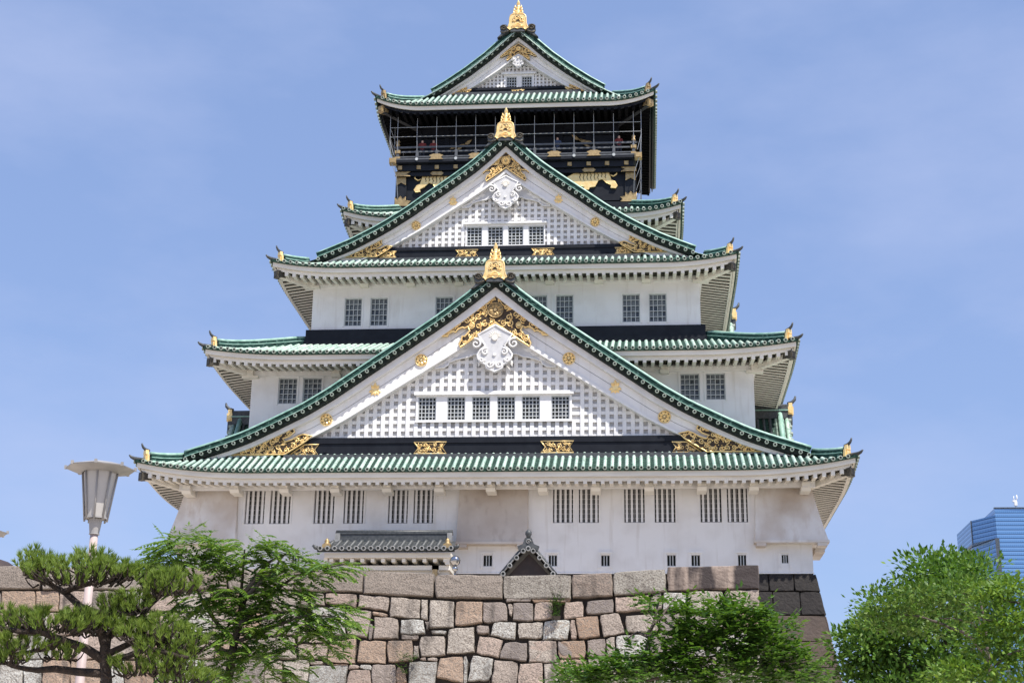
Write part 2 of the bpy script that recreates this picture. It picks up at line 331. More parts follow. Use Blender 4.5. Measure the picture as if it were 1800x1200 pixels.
# first storey
H1 = 16.2; mir = lambda L: L + [(-b, -a) for a, b in L]
w1 = mir([(3.11, 4.14), (4.44, 5.46), (6.77, 7.81), (8.32, 9.37), (10.65, 11.72), (12.01, 13.04)])
sw = [(-10.4, -10.0), (-0.44, 0.0), (2.9, 3.32), (5.58, 6.0), (8.92, 9.34), (10.14, 10.56), (12.48, 12.88), (14.66, 14.98)]
mb = MB()
holes = [(a, b, 1.42, 3.2) for a, b in w1] + [(a, b, -0.82 if i < 7 else -0.68, -0.24) for i, (a, b) in enumerate(sw)]
wall_front(mb, -H1, H1, -1.2, 3.75, 0, holes); wall_sides(mb, H1, 0, 2*YC, -1.2, 3.75)
for i in range(0, 12, 2):     # head trims and sills over each pair
    a = min(w1[i][0], w1[i+1][0]); b = max(w1[i][1], w1[i+1][1])
    mb.box(a-0.12, b+0.12, -0.09, 0.002, 3.24, 3.36); mb.box(a-0.1, a-0.03, -0.05, 0.002, 1.42, 3.24); mb.box(b+0.03, b+0.1, -0.05, 0.002, 1.42, 3.24)
for a, b in sw:
    mb.box(a-0.16, b+0.16, -0.07, 0.002, -0.16, -0.06); mb.box(a-0.14, a-0.05, -0.05, 0.002, -0.9, -0.16); mb.box(b+0.05, b+0.14, -0.05, 0.002, -0.9, -0.16)
mb.box(-H1-0.03, H1+0.03, -0.04, 0.002, -1.2, -1.14)
mb.box(-H1-0.2, H1+0.2, -0.85, -0.6, 3.05, 3.38)          # purlin under the rafters
st1 = mb.build('storey_wall', 'plaster', castle)
place_windows(st1, bar_window(1.03, 1.78, 4), ('white', 'hole', 'lampgrey'), [((a+b)/2, 1.42) for a, b in w1], 0)
place_windows(st1, bar_window(0.42, 0.58, 2, inner=False), ('muntin', 'hole', 'muntin'), [((a+b)/2, -0.82) for a, b in sw[:7]], 0)
bar_window(0.32, 0.44, 2, inner=False).build('window', ('muntin', 'hole', 'muntin'), st1, loc=(14.82, 0, -0.68))
place_brackets(st1, [-13.3, -10.7, -8.05, -5.35, -2.65, 0.0, 2.65, 5.35, 8.05, 10.7, 13.3], -1.5, 2.78)
for s in (-1, 1):
    b = bracket_mesh(); o = b.build('corner_bracket', 'cream', st1); o.location = o.location + Vector((s*15.9, -1.3, 2.78))
def bay(x0t, x1t, x0b, x1b, yt, yb, zt, zb, side=0):
    mb = MB(); n = 8; secs = []
    for i in range(n+1):
        t = i/n; q = t**1.25; x0, x1, y, z = lerp(x0t, x0b, q), lerp(x1t, x1b, q), lerp(yt, yb, q), lerp(zt, zb, t)
        yr = 3.5 if side else 0.1
        secs.append([(x0, y, z), (x1, y, z), (x1, yr, z), (x0, yr, z)])
    mb.loft(secs, 0)
    z = zb; a, b, y = x0b, x1b, yb
    mb.box(a-0.05, b+0.05, y-0.05, (3.5 if side else 0.1), z-0.13, z-0.003)      # bottom board
    for x in (a+0.3, b-0.3): mb.box(x-0.24, x+0.24, y-0.02, 0.05, z-0.3, z-0.133)
    if side: mb.box((b-0.5) if side > 0 else a+0.02, (b-0.02) if side > 0 else a+0.5, 0.9, 3.4, z-0.34, z-0.133)
    return mb
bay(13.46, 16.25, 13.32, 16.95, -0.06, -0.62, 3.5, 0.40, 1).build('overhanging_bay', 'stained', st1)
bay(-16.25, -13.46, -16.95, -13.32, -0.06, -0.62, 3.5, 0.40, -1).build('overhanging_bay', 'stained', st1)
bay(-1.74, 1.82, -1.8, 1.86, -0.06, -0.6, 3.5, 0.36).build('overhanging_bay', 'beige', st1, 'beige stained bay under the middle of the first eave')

# second, third and fourth storeys
def storey(hw, y, z0, z1, wins, ww, wh, wz, beam_z, br, nx=4, nz=5):
    mb = MB(); holes = [(x-ww/2, x+ww/2, wz, wz+wh) for x in wins]
    wall_front(mb, -hw, hw, z0, z1, y, holes); wall_sides(mb, hw, y, 2*YC-y, z0, z1)
    for x in wins: 
        mb.box(x-ww/2-0.1, x+ww/2+0.1, y-0.05, y+0.002, wz+wh+0.02, wz+wh+0.09)
        mb.box(x-ww/2-0.09, x-ww/2-0.02, y-0.045, y+0.002, wz-0.06, wz+wh+0.02); mb.box(x+ww/2+0.02, x+ww/2+0.09, y-0.045, y+0.002, wz-0.06, wz+wh+0.02)
    mb.box(-hw-0.12, hw+0.12, y-0.14, y-0.003, beam_z, beam_z+0.34)
    for s in (-1, 1): mb.box(min(s*hw, s*(hw+.14))+.003*s, max(s*hw, s*(hw+.14))+.003*s, y, 2*YC-y, beam_z, beam_z+0.34)
    o = mb.build('storey_wall', 'plaster', castle)
    if wins: place_windows(o, grid_window(ww, wh, nx, nz), ('muntin', 'glass', 'paper'), [(x, wz) for x in wins], y)
    if br: place_brackets(o, br, y-0.42, beam_z-0.12)
    if br:
        for s in (-1, 1):
            b = MB(); b.box(-0.19, 0.19, -0.35, 0.3, 0, 0.4); b.box(-0.45, 0.45, -0.25, 0.2, -0.12, -0.002)
            b.build('corner_bracket', 'cream', o, loc=(s*(hw+0.06), y-0.05, beam_z))
    return o
st2 = storey(13.775, 2.36, 3.6, 10.7, [-11.72, -10.34, 10.34, 11.72], 1.03, 1.47, 8.56, 10.12, [-12.3, -9.0, -6.2, 6.2, 9.0, 12.3][1:5])
st3 = storey(11.117, 4.62, 12.0, 16.7, [s*x for x in (1.94, 3.44, 7.22, 8.72) for s in (-1, 1)], 0.99, 1.68, 13.78, 16.18, [-8.1, -5.4, -2.6, 2.6, 5.4, 8.1])
st4 = storey(8.3, 9.8, 17.4, 21.8, [], 1, 1, 1, 21.2, [-5.5, 5.5])

# ---- roofs -------------------------------------------------------------------
PITCH = 0.365
class Tier:
    def __init__(s, W, yf, prof, L, wallx, wally, extra, dF, gable=None, dS=None, dark=False, lit=False):
        s.W, s.yf, s.yb, s.prof, s.L, s.wx, s.wy, s.extra, s.dF, s.gable, s.dS, s.dark = W, yf, 2*YC-yf, prof, L, wallx, wally, extra, dF, gable, dS or dF, dark
        s.E = 0.34*W; s.z0 = prof[0][1]
    def P(s, d): return interp(s.prof, d)
    def lift(s, e): return s.L*max(0, 1-max(0, e)/s.E)**2.2
    def dec(s, d): return max(0, 1-d/3.2)**1.5
    def zf(s, x, d): e = s.W-abs(x); return s.P(d)+s.lift(e)*s.dec(d)+s.extra*sstep((e-0.5)/4)*d
    def zs(s, y, d): e = min(y-s.yf, s.yb-y); return s.P(d)+s.lift(e)*s.dec(d)
def half_row(mb, pts, side, r=0.092, seg=0.34):
    """one row of round cap tiles along pts, each tile overlapping the next"""
    pts = [Vector(p)+Vector((0, 0, random.uniform(-.012, .014))) for p in pts]; L = [0]; r *= random.uniform(.95, 1.06)
    for a, b in zip(pts, pts[1:]): L.append(L[-1]+(b-a).length)
    n = max(1, int(L[-1]/seg)); ts = []
    for i in range(n): ts += [(i/n, 1.08), ((i+0.97)/n, 0.88)]
    secs = []; j = 0; side = Vector(side)
    for t, k in ts:
        l = t*L[-1]; j = 0
        while j < len(pts)-2 and L[j+1] < l: j += 1
        a, b = pts[j], pts[j+1]; p = a.lerp(b, (l-L[j])/max(1e-6, L[j+1]-L[j])); nn = side.cross((b-a).normalized())
        if nn.z < 0: nn = -nn
        secs.append([p + side*math.cos(q)*r*k + nn*(math.sin(q)*r*k*1.05) for q in (0, math.pi/4, math.pi/2, 3*math.pi/4, math.pi)])
    mb.loft(secs, 0, closed=False, caps=False, smooth=True)
def tile_end(mb, c, out, r=0.105, rim=2, core=3, side=None):
    """round end tile: a short barrel with a raised rim, facing along 'out'"""
    c = Vector(c); out = Vector(out); s = Vector((-out.y, out.x, 0)); u = Vector((0, 0, 1)); n = 10
    ring = lambda d, q: [c + out*d + s*math.cos(k*2*math.pi/n)*q + u*math.sin(k*2*math.pi/n)*q for k in range(n)]
    mb.loft([ring(-0.16, r), ring(0.05, r), ring(0.055, r*0.62), ring(0.03, r*0.6)], rim, caps=False, smooth=False)
    mb.add(ring(0.031, r*0.61), [tuple(range(n))], core)
def roof(T, name='roof'):
    mb = MB(); W, yf, yb = T.W, T.yf, T.yb
    # front flat tiles and rows
    k = int(W/PITCH); xs = [i*PITCH for i in range(-k, k+1)]
    def dl(e, m): return max(0.02, min(e, m))
    gx = [-W] + [x for x in xs] + [W]; nd = 7; rows = []
    for x in gx:
        D = dl(W-abs(x), T.dF); rows.append([(x, yf+D*j/nd, T.zf(x, D*j/nd)) for j in range(nd+1)])
    mb.loft(rows, 1, closed=False, caps=False)
    for x in xs:
        D = dl(W-abs(x), T.dF)
        if D < 0.15: continue
        half_row(mb, [(x, yf-0.04+(D+0.04)*j/4, T.zf(x, D*j/4)+0.005) for j in range(5)], (1, 0, 0))
        tile_end(mb, (x, yf-0.05, T.zf(x, 0)+0.0), (0, -1, 0))
    # side slopes
    yg = T.gable
    def dside(y):
        e = min(y-yf, yb-y)
        if yg and yg[0] <= y <= yg[1]: return W
        return dl(e, T.dS)
    bands = [(yf, yb)] if not yg else [(yf, yg[0]-0.001), (yg[0], yg[1]), (yg[1]+0.001, yb)]
    for s in (-1, 1):
        for a, b in bands:
            rows = []; n2 = 14 if (yg and a == yg[0]) else 6
            for y in frange(a, b, PITCH):
                D = dside(y); rows.append([(s*(W-D*j/n2), y, T.zs(y, D*j/n2)) for j in range(n2+1)])
            mb.loft(rows, 1, closed=False, caps=False)
        y = yf+0.3
        while y < yb-0.3:
            D = dside(y); n2 = 20 if D > 8 else 5
            half_row(mb, [(s*(W+0.04-(D+0.04)*j/n2), y, T.zs(y, D*j/n2)+0.005) for j in range(n2+1)], (0, 1, 0), seg=0.34 if D < 8 else 0.6)
            tile_end(mb, (s*(W+0.05), y, T.zs(y, 0)), (s, 0, 0)); y += PITCH
    # back slope, plain
    mb.add([(-W, yb, T.z0+T.L), (-W*0.66, yb, T.z0), (W*0.66, yb, T.z0), (W, yb, T.z0+T.L), (W-T.dS, yb-T.dS, T.P(T.dS)), (-W+T.dS, yb-T.dS, T.P(T.dS))], [(0, 1, 2, 3, 4, 5)], 1)
    o = mb.build(name, ('tile', 'tiledark', 'rim', 'hole'), castle)
    # eave boards, one mesh for the stepped white boards, one for the rafters
    eb = MB(); dkb = MB(); up, lo = 'cream', ('black' if T.dark else 'cream')
    def strip(b, o0, o1, za, zb, mi, inset=0.0):
        W2 = W-inset
        e_ = [i/24*T.E for i in range(25)]; xl = [-W2+e for e in e_] + [W2-e for e in reversed(e_)]
        b.loft([[(x, yf+o0, T.z0+za+T.lift(W2-abs(x))), (x, yf+o1, T.z0+za+T.lift(W2-abs(x))), (x, yf+o1, T.z0+zb+T.lift(W2-abs(x))), (x, yf+o0, T.z0+zb+T.lift(W2-abs(x)))] for x in xl], mi)
        yl = [yf+inset+e for e in e_] + [yb-inset-e for e in reversed(e_)]
        for s in (-1, 1):
            b.loft([[(s*(W-o0), y+0.004, T.z0+za+T.lift(min(y-yf-inset, yb-y-inset))), (s*(W-o1), y+0.004, T.z0+za+T.lift(min(y-yf-inset, yb-y-inset))),
                     (s*(W-o1), y+0.004, T.z0+zb+T.lift(min(y-yf-inset, yb-y-inset))), (s*(W-o0), y+0.004, T.z0+zb+T.lift(min(y-yf-inset, yb-y-inset)))] for y in yl], 1 if T.dark else mi)
    th = 0.07 if T.dark else 0.12
    strip(dkb, 0.015, 0.24, -0.12, -0.01, 0); strip(eb, 0.13, 0.13+th, -0.385, -0.123, 0, 0.13); strip(eb, 0.30, 0.40, -0.59, -0.30, 1, 0.30)
    dkb.build('tile_edge_strip', 'tiledark', o); eb.build('eave_board', (up, lo), o)
    rf = MB(); zt, h_, sl = T.z0-0.55, 0.22, 0.15
    def rz(e, d): return zt + sl*max(0, d) + T.lift(e)*max(0.12, 1-d/4)
    dW = W-T.wx; p = 0.44; k = int((W-0.45)/p)
    for i in range(-k, k+1):
        x = i*p; e = W-abs(x); d0, d1 = 0.29, min(T.wy-yf, e)
        if d1 < d0+0.1: continue
        pts = []
        for dd, zz in ((d0, 0), (d1, 0)):
            z = rz(e, dd)
            pts.append([(x-0.095, yf+dd, z-h_), (x+0.095, yf+dd, z-h_), (x+0.095, yf+dd, z), (x-0.095, yf+dd, z)])
        rf.loft(pts, 0)
    for s in (-1, 1):
        n = int((yb-yf)/p)
        for i in range(1, n):
            y = yf+0.3+i*p-0.22; e = min(y-yf, yb-y); d0, d1 = 0.37, min(dW, e)
            if d1 < d0+0.1: continue
            pts = []
            for dd in (d0, d1):
                z = rz(e, dd); x = s*(W-dd)
                pts.append([(x, y-0.08, z-.06), (x, y+0.08, z-.06), (x, y+0.075, z), (x, y-0.075, z)])
            rf.loft(pts, 0)
    # soffit boards over the rafters
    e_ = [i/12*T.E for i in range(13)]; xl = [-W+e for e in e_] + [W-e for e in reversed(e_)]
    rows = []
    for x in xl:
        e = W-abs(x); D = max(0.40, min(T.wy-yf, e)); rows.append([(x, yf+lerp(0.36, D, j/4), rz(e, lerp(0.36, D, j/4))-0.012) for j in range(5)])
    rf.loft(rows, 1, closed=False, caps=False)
    for s in (-1, 1):
        rows = []
        for y in [yf+e for e in e_] + [yb-e for e in reversed(e_)]:
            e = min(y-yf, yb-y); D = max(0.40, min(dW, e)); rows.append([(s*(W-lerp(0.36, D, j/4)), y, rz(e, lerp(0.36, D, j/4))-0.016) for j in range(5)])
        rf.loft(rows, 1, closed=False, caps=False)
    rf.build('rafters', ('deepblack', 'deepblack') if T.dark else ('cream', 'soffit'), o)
    # hip ridges with their ornaments
    for s in (-1, 1):
        hp = lambda d: Vector((s*(W-d), yf+d, T.zs(yf+d, d)))
        dt = T.dF if not T.gable else T.gable[0]-yf+0.6
        hr = MB(); side = Vector((s*0.7071, 0.7071, 0)); ds = frange(0.62, dt, 0.35)
        def layer(z0, z1, hwid, mi):
            hr.loft([[hp(d)+side*hwid+Vector((0, 0, z0)), hp(d)+side*hwid+Vector((0, 0, z1)), hp(d)-side*hwid+Vector((0, 0, z1)), hp(d)-side*hwid+Vector((0, 0, z0))] for d in ds], mi)
        layer(-0.05, 0.20, 0.19, 0); layer(0.203, 0.25, 0.22, 1); layer(0.253, 0.40, 0.15, 0)
        hr.tube([hp(d)+Vector((0, 0, 0.45)) for d in ds], 0.10, 8, 1)
        hr.build('hip_ridge', ('ridge', 'ridgecap'), o)
        t = MB(); c = hp(0.5); dv = Vector((s*0.7071, -0.7071, 0)); sd = Vector((0.7071*s, 0.7071, 0)); up_ = Vector((0, 0, 1))
        def bx(b, c0, a0, a1, hw_, z0, z1, tw=1.0, mi=0):
            b.hexa([c0+dv*a0-sd*hw_+up_*z0, c0+dv*a1-sd*hw_+up_*z0, c0+dv*a1+sd*hw_+up_*z0, c0+dv*a0+sd*hw_+up_*z0,
                    c0+dv*a0-sd*hw_*tw+up_*z1, c0+dv*a1-sd*hw_*tw+up_*z1, c0+dv*a1+sd*hw_*tw+up_*z1, c0+dv*a0+sd*hw_*tw+up_*z1], mi)
        bx(t, c, -0.02, 0.10, 0.26, -0.02, 0.36, 0.8); bx(t, c, -0.02, 0.16, 0.16, 0.36, 0.60, 0.75); bx(t, c, 0.101, 0.15, 0.13, 0.08, 0.3)
        t.build('ridge_end_plate', 'goldold' if T.dark else 'gold', o)
        hn = MB(); q = c + up_*0.62
        hn.tube([q-dv*0.1-up_*0.04, q+dv*0.12, q+dv*0.26+up_*0.09, q+dv*0.33+up_*0.20, q+dv*0.36+up_*0.30], [0.08, 0.085, 0.07, 0.055, 0.035], 7, 0)
        q = hp(0) + up_*0.04
        hn.tube([hp(0.5)+up_*0.06, q, q+dv*0.18+up_*0.05, q+dv*0.30+up_*0.14], [0.10, 0.10, 0.075, 0.04], 7, 0)
        hn.build('ridge_horn', 'grey', o)
        hb = MB(); zc = T.z0+T.L*0.9-0.62; a = Vector((s*(W-0.42), yf+0.42, zc)); b_ = Vector((s*T.wx, T.wy, zc+0.1-T.L*0.6))
        hb.loft([[p+sd*0.14, p-sd*0.14, p-sd*0.14-up_*0.3, p+sd*0.14-up_*0.3] for p in (a, b_)], 0); hb.build('hip_rafter', 'black' if T.dark else 'cream', o)
        cp = MB(); c = a+dv*0.02; z_ = -0.33
        poly = [(-0.30, 0.06), (-0.1, 0.02), (0.0, 0.16), (0.1, 0.02), (0.2, 0.06), (0.2, -0.30), (-0.1, -0.30), (-0.22, -0.22), (-0.14, -0.12)]
        bx(cp, c, -0.06, 0.16, 0.2, -0.36, 0.06); bx(cp, c, 0.161, 0.19, 0.13, -0.28, -0.02)
        for kx in (-1, 1): cp.hexa([c+sd*kx*0.2+dv*-0.4+up_*-0.3, c+sd*kx*0.2+dv*-0.06+up_*-0.34, c+sd*kx*0.22+dv*-0.06+up_*-0.34, c+sd*kx*0.22+dv*-0.4+up_*-0.3,
                                    c+sd*kx*0.2+dv*-0.3+up_*0.04, c+sd*kx*0.2+dv*-0.06+up_*0.06, c+sd*kx*0.22+dv*-0.06+up_*0.06, c+sd*kx*0.22+dv*-0.3+up_*0.04])
        cp.build('eave_corner_cap', 'goldold' if T.dark else 'bronze', o)
    return o
def dprof(W, pts): return sorted((W-x, z) for x, z in pts)
P1 = dprof(18.4, [(18.4, 3.72), (16.0, 4.72), (15.2, 4.97), (14.1, 5.32), (13.0, 5.72), (11.65, 6.36), (9.9, 7.24), (8.58, 8.05), (6.46, 9.53), (4.98, 10.56), (4.38, 10.98), (3.0, 11.95), (2.0, 12.7), (0.95, 13.55), (0, 14.35)])
P3 = dprof(13.24, [(13.24, 16.72), (10.67, 17.62), (9.86, 17.96), (8.83, 18.40), (8.0, 18.84), (7.4, 19.16), (6.7, 19.58), (5.45, 20.41), (4.3, 21.28), (3.0, 22.22), (1.84, 23.11), (1.13, 23.75), (0, 24.88)])
P5 = dprof(8.895, [(8.895, 30.12), (5.3, 31.98), (4.48, 32.5), (3.2, 33.42), (1.91, 34.48), (0.75, 35.6), (0, 36.28)])
P2 = [(0, 10.80), (4.5, 12.66)]; P4 = [(0, 21.88), (3.2, 23.4)]
T1 = Tier(18.4, -2.4, P1, 0.62, 16.2, 0.0, 0.16, 2.7, (-1.0, 4.7), 5.0)
T2 = Tier(16.016, 0.06, P2, 0.42, 13.775, 2.36, 0, 4.6)
T3 = Tier(13.237, 2.557, P3, 0.46, 11.117, 4.62, 0.16, 2.7, (3.75, 11.0), 5.0)
T4 = Tier(10.38, 7.678, P4, 0.55, 8.3, 9.8, 0, 3.25)
T5 = Tier(8.895, 9.228, P5, 0.68, 6.4, 12.0, 0.18, 3.5, (11.35, 22.65), 3.0, dark=True)
R1, R2, R3, R4, R5 = [roof(t) for t in (T1, T2, T3, T4, T5)]
# black flashing where the second and fourth roofs meet the wall above
for T, hw, y, z0, z1, ro in ((T2, 11.117, 4.62, 12.55, 13.5, R2), (T4, 7.25, 10.9, 23.2, 23.75, R4)):
    b = MB(); b.box(-hw-0.25, hw+0.25, y-0.25, y-0.003, z0, z1); b.box(-hw-0.3, hw+0.3, y-0.36, y-0.252, z0, z0+0.3)
    for s in (-1, 1): b.box(min(s*hw, s*(hw+.25))+.003*s, max(s*hw, s*(hw+.25))+.003*s, y, 2*YC-y, z0, z1)
    b.build('wall_flashing', 'black', ro)
# ---- gables ------------------------------------------------------------------
def in_poly(p, poly):
    c = False; n = len(poly)
    for i in range(n):
        (x1, z1), (x2, z2) = poly[i], poly[i-1]
        if (z1 > p[1]) != (z2 > p[1]) and p[0] < (x2-x1)*(p[1]-z1)/(z2-z1)+x1: c = not c
    return c
def edge_dist(p, poly):
    best = 9
    for i in range(len(poly)):
        a, b = Vector(poly[i-1]), Vector(poly[i]); q = Vector(p); ab = b-a
        t = max(0, min(1, (q-a).dot(ab)/max(1e-9, ab.length_squared))); best = min(best, (a+ab*t-q).length)
    return best
def outline(mb, poly, y, r, mi=0):
    mb.tube([(x, y, z) for x, z in poly+[poly[0]]], r, 5, mi)
def curl(mb, x, z, r, hand, a0, y, t=0.026, mi=0, turns=1.35, n=16):
    pts = []
    for i in range(n+1):
        q = i/n; a = a0+hand*turns*2*math.pi*q; rr = r*(1-q*0.86); pts.append((x+rr*math.cos(a), y, z+rr*math.sin(a)))
    mb.tube(pts, [t*(1-0.35*i/n) for i in range(n+1)], 4, mi)
def leaf_blob(mb, x, z, a, l, wd, y, mi=0):
    c, s = math.cos(a), math.sin(a); P = lambda u, v, d: (x+u*c-v*s, y-d, z+u*s+v*c)
    mb.add([P(0, 0, 0), P(l*.5, wd, 0), P(l, 0, 0), P(l*.5, -wd, 0), P(l*.5, 0, 0.035)], [(0, 1, 4), (1, 2, 4), (2, 3, 4), (3, 0, 4)], mi)
def arabesque(mb, poly, y, step, rnd, avoid=(), mi=0, t=0.026):
    """scrolling vines filling a plate: curls joined by short stems and leaves"""
    xs = [p[0] for p in poly]; zs = [p[1] for p in poly]; pts = []
    for _ in range(4000):
        p = (rnd.uniform(min(xs), max(xs)), rnd.uniform(min(zs), max(zs)))
        if not in_poly(p, poly): continue
        e = edge_dist(p, poly)
        if e < step*0.30: continue
        if any(math.dist(p, q[:2]) < q[2]+step*0.35 for q in avoid): continue
        if any(math.dist(p, q) < step*0.78 for q in pts): continue
        pts.append(p)
    for i, p in enumerate(pts):
        r = min(step*0.46, edge_dist(p, poly)*0.85); a = rnd.uniform(0, 6.28); h = rnd.choice((-1, 1))
        curl(mb, p[0], p[1], r, h, a, y, t, mi)
        for k in range(2):
            b = a+math.pi*(0.6+0.8*k); leaf_blob(mb, p[0]+r*math.cos(b), p[1]+r*math.sin(b), b+h*1.0, step*0.34, step*0.10, y, mi)
        o = sorted(pts, key=lambda q: math.dist(p, q))
        if len(o) > 1 and math.dist(p, o[1]) < step*1.5:
            q = o[1]; m = ((p[0]+q[0])/2+rnd.uniform(-.3, .3)*step, (p[1]+q[1])/2+rnd.uniform(-.3, .3)*step)
            mb.tube([(p[0], y, p[1]), (m[0], y, m[1]), (q[0], y, q[1])], t*0.85, 4, mi)
def flower(mb, x, z, r, y, mi=0, dk=1, n=8):
    mb.disc((x, z), r, y-0.05, y, 24, mi)
    ring = [(x+r*0.96*math.cos(k*math.pi/12), y-0.055, z+r*0.96*math.sin(k*math.pi/12)) for k in range(25)]; mb.tube(ring, r*0.075, 5, mi)
    mb.disc((x, z), r*0.86, y-0.056, y-0.051, 24, dk)
    for k in range(n):
        a = 2*math.pi*k/n+0.2; c, s = math.cos(a), math.sin(a); P = lambda u, v, d: (x+u*c-v*s, y-d, z+u*s+v*c); wd = r*0.26
        mb.add([P(r*.22, 0, .06), P(r*.55, wd*.9, .06), P(r*.78, wd*.8, .06), P(r*.86, 0, .06), P(r*.78, -wd*.8, .06), P(r*.55, -wd*.9, .06), P(r*.6, 0, .06+r*.16)],
               [(i, (i+1) % 6, 6) for i in range(6)], mi)
    mb.disc((x, z), r*0.2, y-0.06-r*.12, y-0.05, 12, mi)
def crest_leaf(mb, x, z, r, y, mi=0, dk=1):
    for a, l in ((90, 1.25), (130, 1.0), (50, 1.0), (200, 1.05), (-20, 1.05), (235, 1.1), (-55, 1.1), (270, 1.0)):
        q = R(a); leaf_blob(mb, x+0.12*r*math.cos(q), z+0.12*r*math.sin(q), q, r*l, r*0.36, y-0.03, mi)
    mb.disc((x, z-0.1*r), r*0.5, y-0.04, y, 12, mi)
    for a in (60, 90, 120): q = R(a); mb.disc((x+r*0.7*math.cos(q), z+r*0.7*math.sin(q)), r*0.17, y-0.09, y-0.02, 8, mi)
CROWN_H = [(792, 215), (700, 268), (600, 335), (500, 405), (400, 480), (300, 560), (205, 645), (240, 655), (285, 650), (300, 622), (345, 600), (370, 612), (395, 580), (440, 560), (470, 572), (500, 552), (522, 600),
           (500, 625), (470, 660), (445, 655), (432, 700), (412, 740), (425, 775), (500, 725), (600, 655), (700, 585), (792, 512)]
BODY_H = [(790, 565), (700, 620), (610, 665), (640, 720), (690, 785), (640, 830), (605, 880), (615, 925), (650, 960), (700, 985), (705, 1020), (745, 1040), (790, 1064)]
WING_H = [(650, 700), (560, 688), (520, 730), (470, 740), (440, 790), (390, 830), (330, 860), (270, 920), (230, 940), (150, 980), (145, 998), (200, 992), (250, 985), (285, 960), (300, 930), (370, 905), (430, 890), (500, 880), (560, 850), (620, 850), (680, 800)]
CORNER = [(550, 357), (640, 310), (720, 265), (800, 225), (865, 200), (897, 188), (885, 215), (897, 240), (870, 262), (835, 275), (850, 292), (885, 280), (915, 262), (940, 253), (990, 262), (960, 288), (930, 308), (870, 345), (850, 357)]
TAIL = [(872, 357), (950, 303), (1025, 303), (1003, 330), (1025, 357)]
def gable(T, roofobj, xr, yl, z0, k, kw, name_y, lat, wins, win_wh, win_nz, frame, beam, plates, plate_wh, rosettes, crown, crown_z, pend, pend_z, corner, kc, seed):
    rnd = random.Random(seed); W = T.W; kr = {1.0: 1.0, 0.75: 0.8}.get(kw, 0.6)
    base = [(xr*i/60, T.P(W-xr*i/60)) for i in range(61)]
    def off(o, o0=None):
        out = []; oo = o
        for i, (x, z) in enumerate(base):
            a = base[max(0, i-1)]; b = base[min(60, i+1)]; tx, tz = b[0]-a[0], b[1]-a[1]; l = math.hypot(tx, tz)
            t = i/60; o = oo if oo > -0.18*kw else -0.18*kw+(oo+0.18*kw)*(1.09-0.56*t)
            out.append((x-tz/l*o, z+tx/l*o))
        if out[0][0] < 0:
            while len(out) > 2 and out[1][0] < 0: out.pop(0)
            (x0, zz0), (x1, zz1) = out[0], out[1]; out[0] = (0.0, zz0+(zz1-zz0)*(0-x0)/(x1-x0))
        elif out[0][0] > 0: out.insert(0, (0.0, out[0][1]+(out[0][1]-out[1][1])/(out[1][0]-out[0][0])*out[0][0]))
        return resample(out, 44)
    def strip(mb, o0, o1, y0, y1, mi=0):
        A, B = off(o0), off(o1)
        for s in (-1, 1):
            mb.loft([[(s*a[0], y0, a[1]), (s*b[0], y0, b[1]), (s*b[0], y1, b[1]), (s*a[0], y1, a[1])] for a, b in zip(A, B)], mi)
    yr = T.gable[0]
    # the lattice wall is the gable's own mesh
    low = off(-1.42*kw); lowt = sorted(low)
    zmax = lambda x: interp(lowt, abs(x))
    def halfx(z):
        a, b = 0.0, xr
        for _ in range(30):
            m = (a+b)/2
            if zmax(m) > z: a = m
            else: b = m
        return a
    g = MB(); px, pz, bw = lat; z1 = zmax(0)
    pane = [(x, zmax(x)) for x in [-halfx(z0)+2*halfx(z0)*i/40 for i in range(41)]]
    g.add([(x, yl+0.16, z) for x, z in [(-halfx(z0), z0)]+pane+[(halfx(z0), z0)]], [tuple(range(43))], 1)
    fx0, fx1, fz0, fz1 = frame
    n = int(halfx(z0)/px)+1
    for i in range(-n, n+1):
        x = (i+0.5)*px; t = zmax(x)
        for a, b in (((z0, t),) if not fx0-bw/2 < x < fx1+bw/2 else ((z0, min(t, fz0)), (fz1, t))):
            if b-a > 0.06: g.box(x-bw/2, x+bw/2, yl-0.03, yl+0.155, a, b, 0)
    z = z0
    while z < z1-0.1:
        h = halfx(z); b = bw*0.42
        segs = [(-h, h)] if not fz0-b < z+pz*0.2 < fz1+b else [(-h, fx0), (fx1, h)]
        for a, c in segs:
            if c-a > 0.05: g.box(a, c, yl+0.012, yl+0.15, z, z+2*b, 0)
        z += pz
    ww, wh = win_wh; wz = wins[0][1]
    holes = [(x-ww/2, x+ww/2, zz, zz+wh) for x, zz in wins]
    wall_front(g, fx0, fx1, fz0, fz1, yl-0.05, holes, 0.25, 0)
    g.add([(fx0, yl-.05, fz0), (fx0, yl+.15, fz0), (fx0, yl+.15, fz1), (fx0, yl-.05, fz1)], [(0, 1, 2, 3)], 0); g.add([(fx1, yl-.05, fz0), (fx1, yl+.15, fz0), (fx1, yl+.15, fz1), (fx1, yl-.05, fz1)], [(0, 1, 2, 3)], 0)
    g.box(fx0-0.1, fx1+0.1, yl-0.2, yl-0.053, fz1-0.13*kw, fz1+0.06*kw, 0); g.box(fx0-0.02, fx1+0.02, yl-0.12, yl-0.053, fz0-0.02, fz0+0.05, 0)
    go = g.build('gable', ('white', 'recess'), castle)
    place_windows(go, grid_window(ww, wh, 5 if k > .9 else 4, win_nz, bar=0.045), ('muntin', 'hole', 'glass'), wins, yl-0.05)
    # barge boards
    b = MB()
    strip(b, -0.18*kw, -0.53*kw, yr+0.40, yl, 0); strip(b, -0.54*kw, -0.98*kw, yr+0.70, yl+0.1, 1); strip(b, -1.02*kw, -1.5*kw, yr+0.70, yl+0.1, 1)
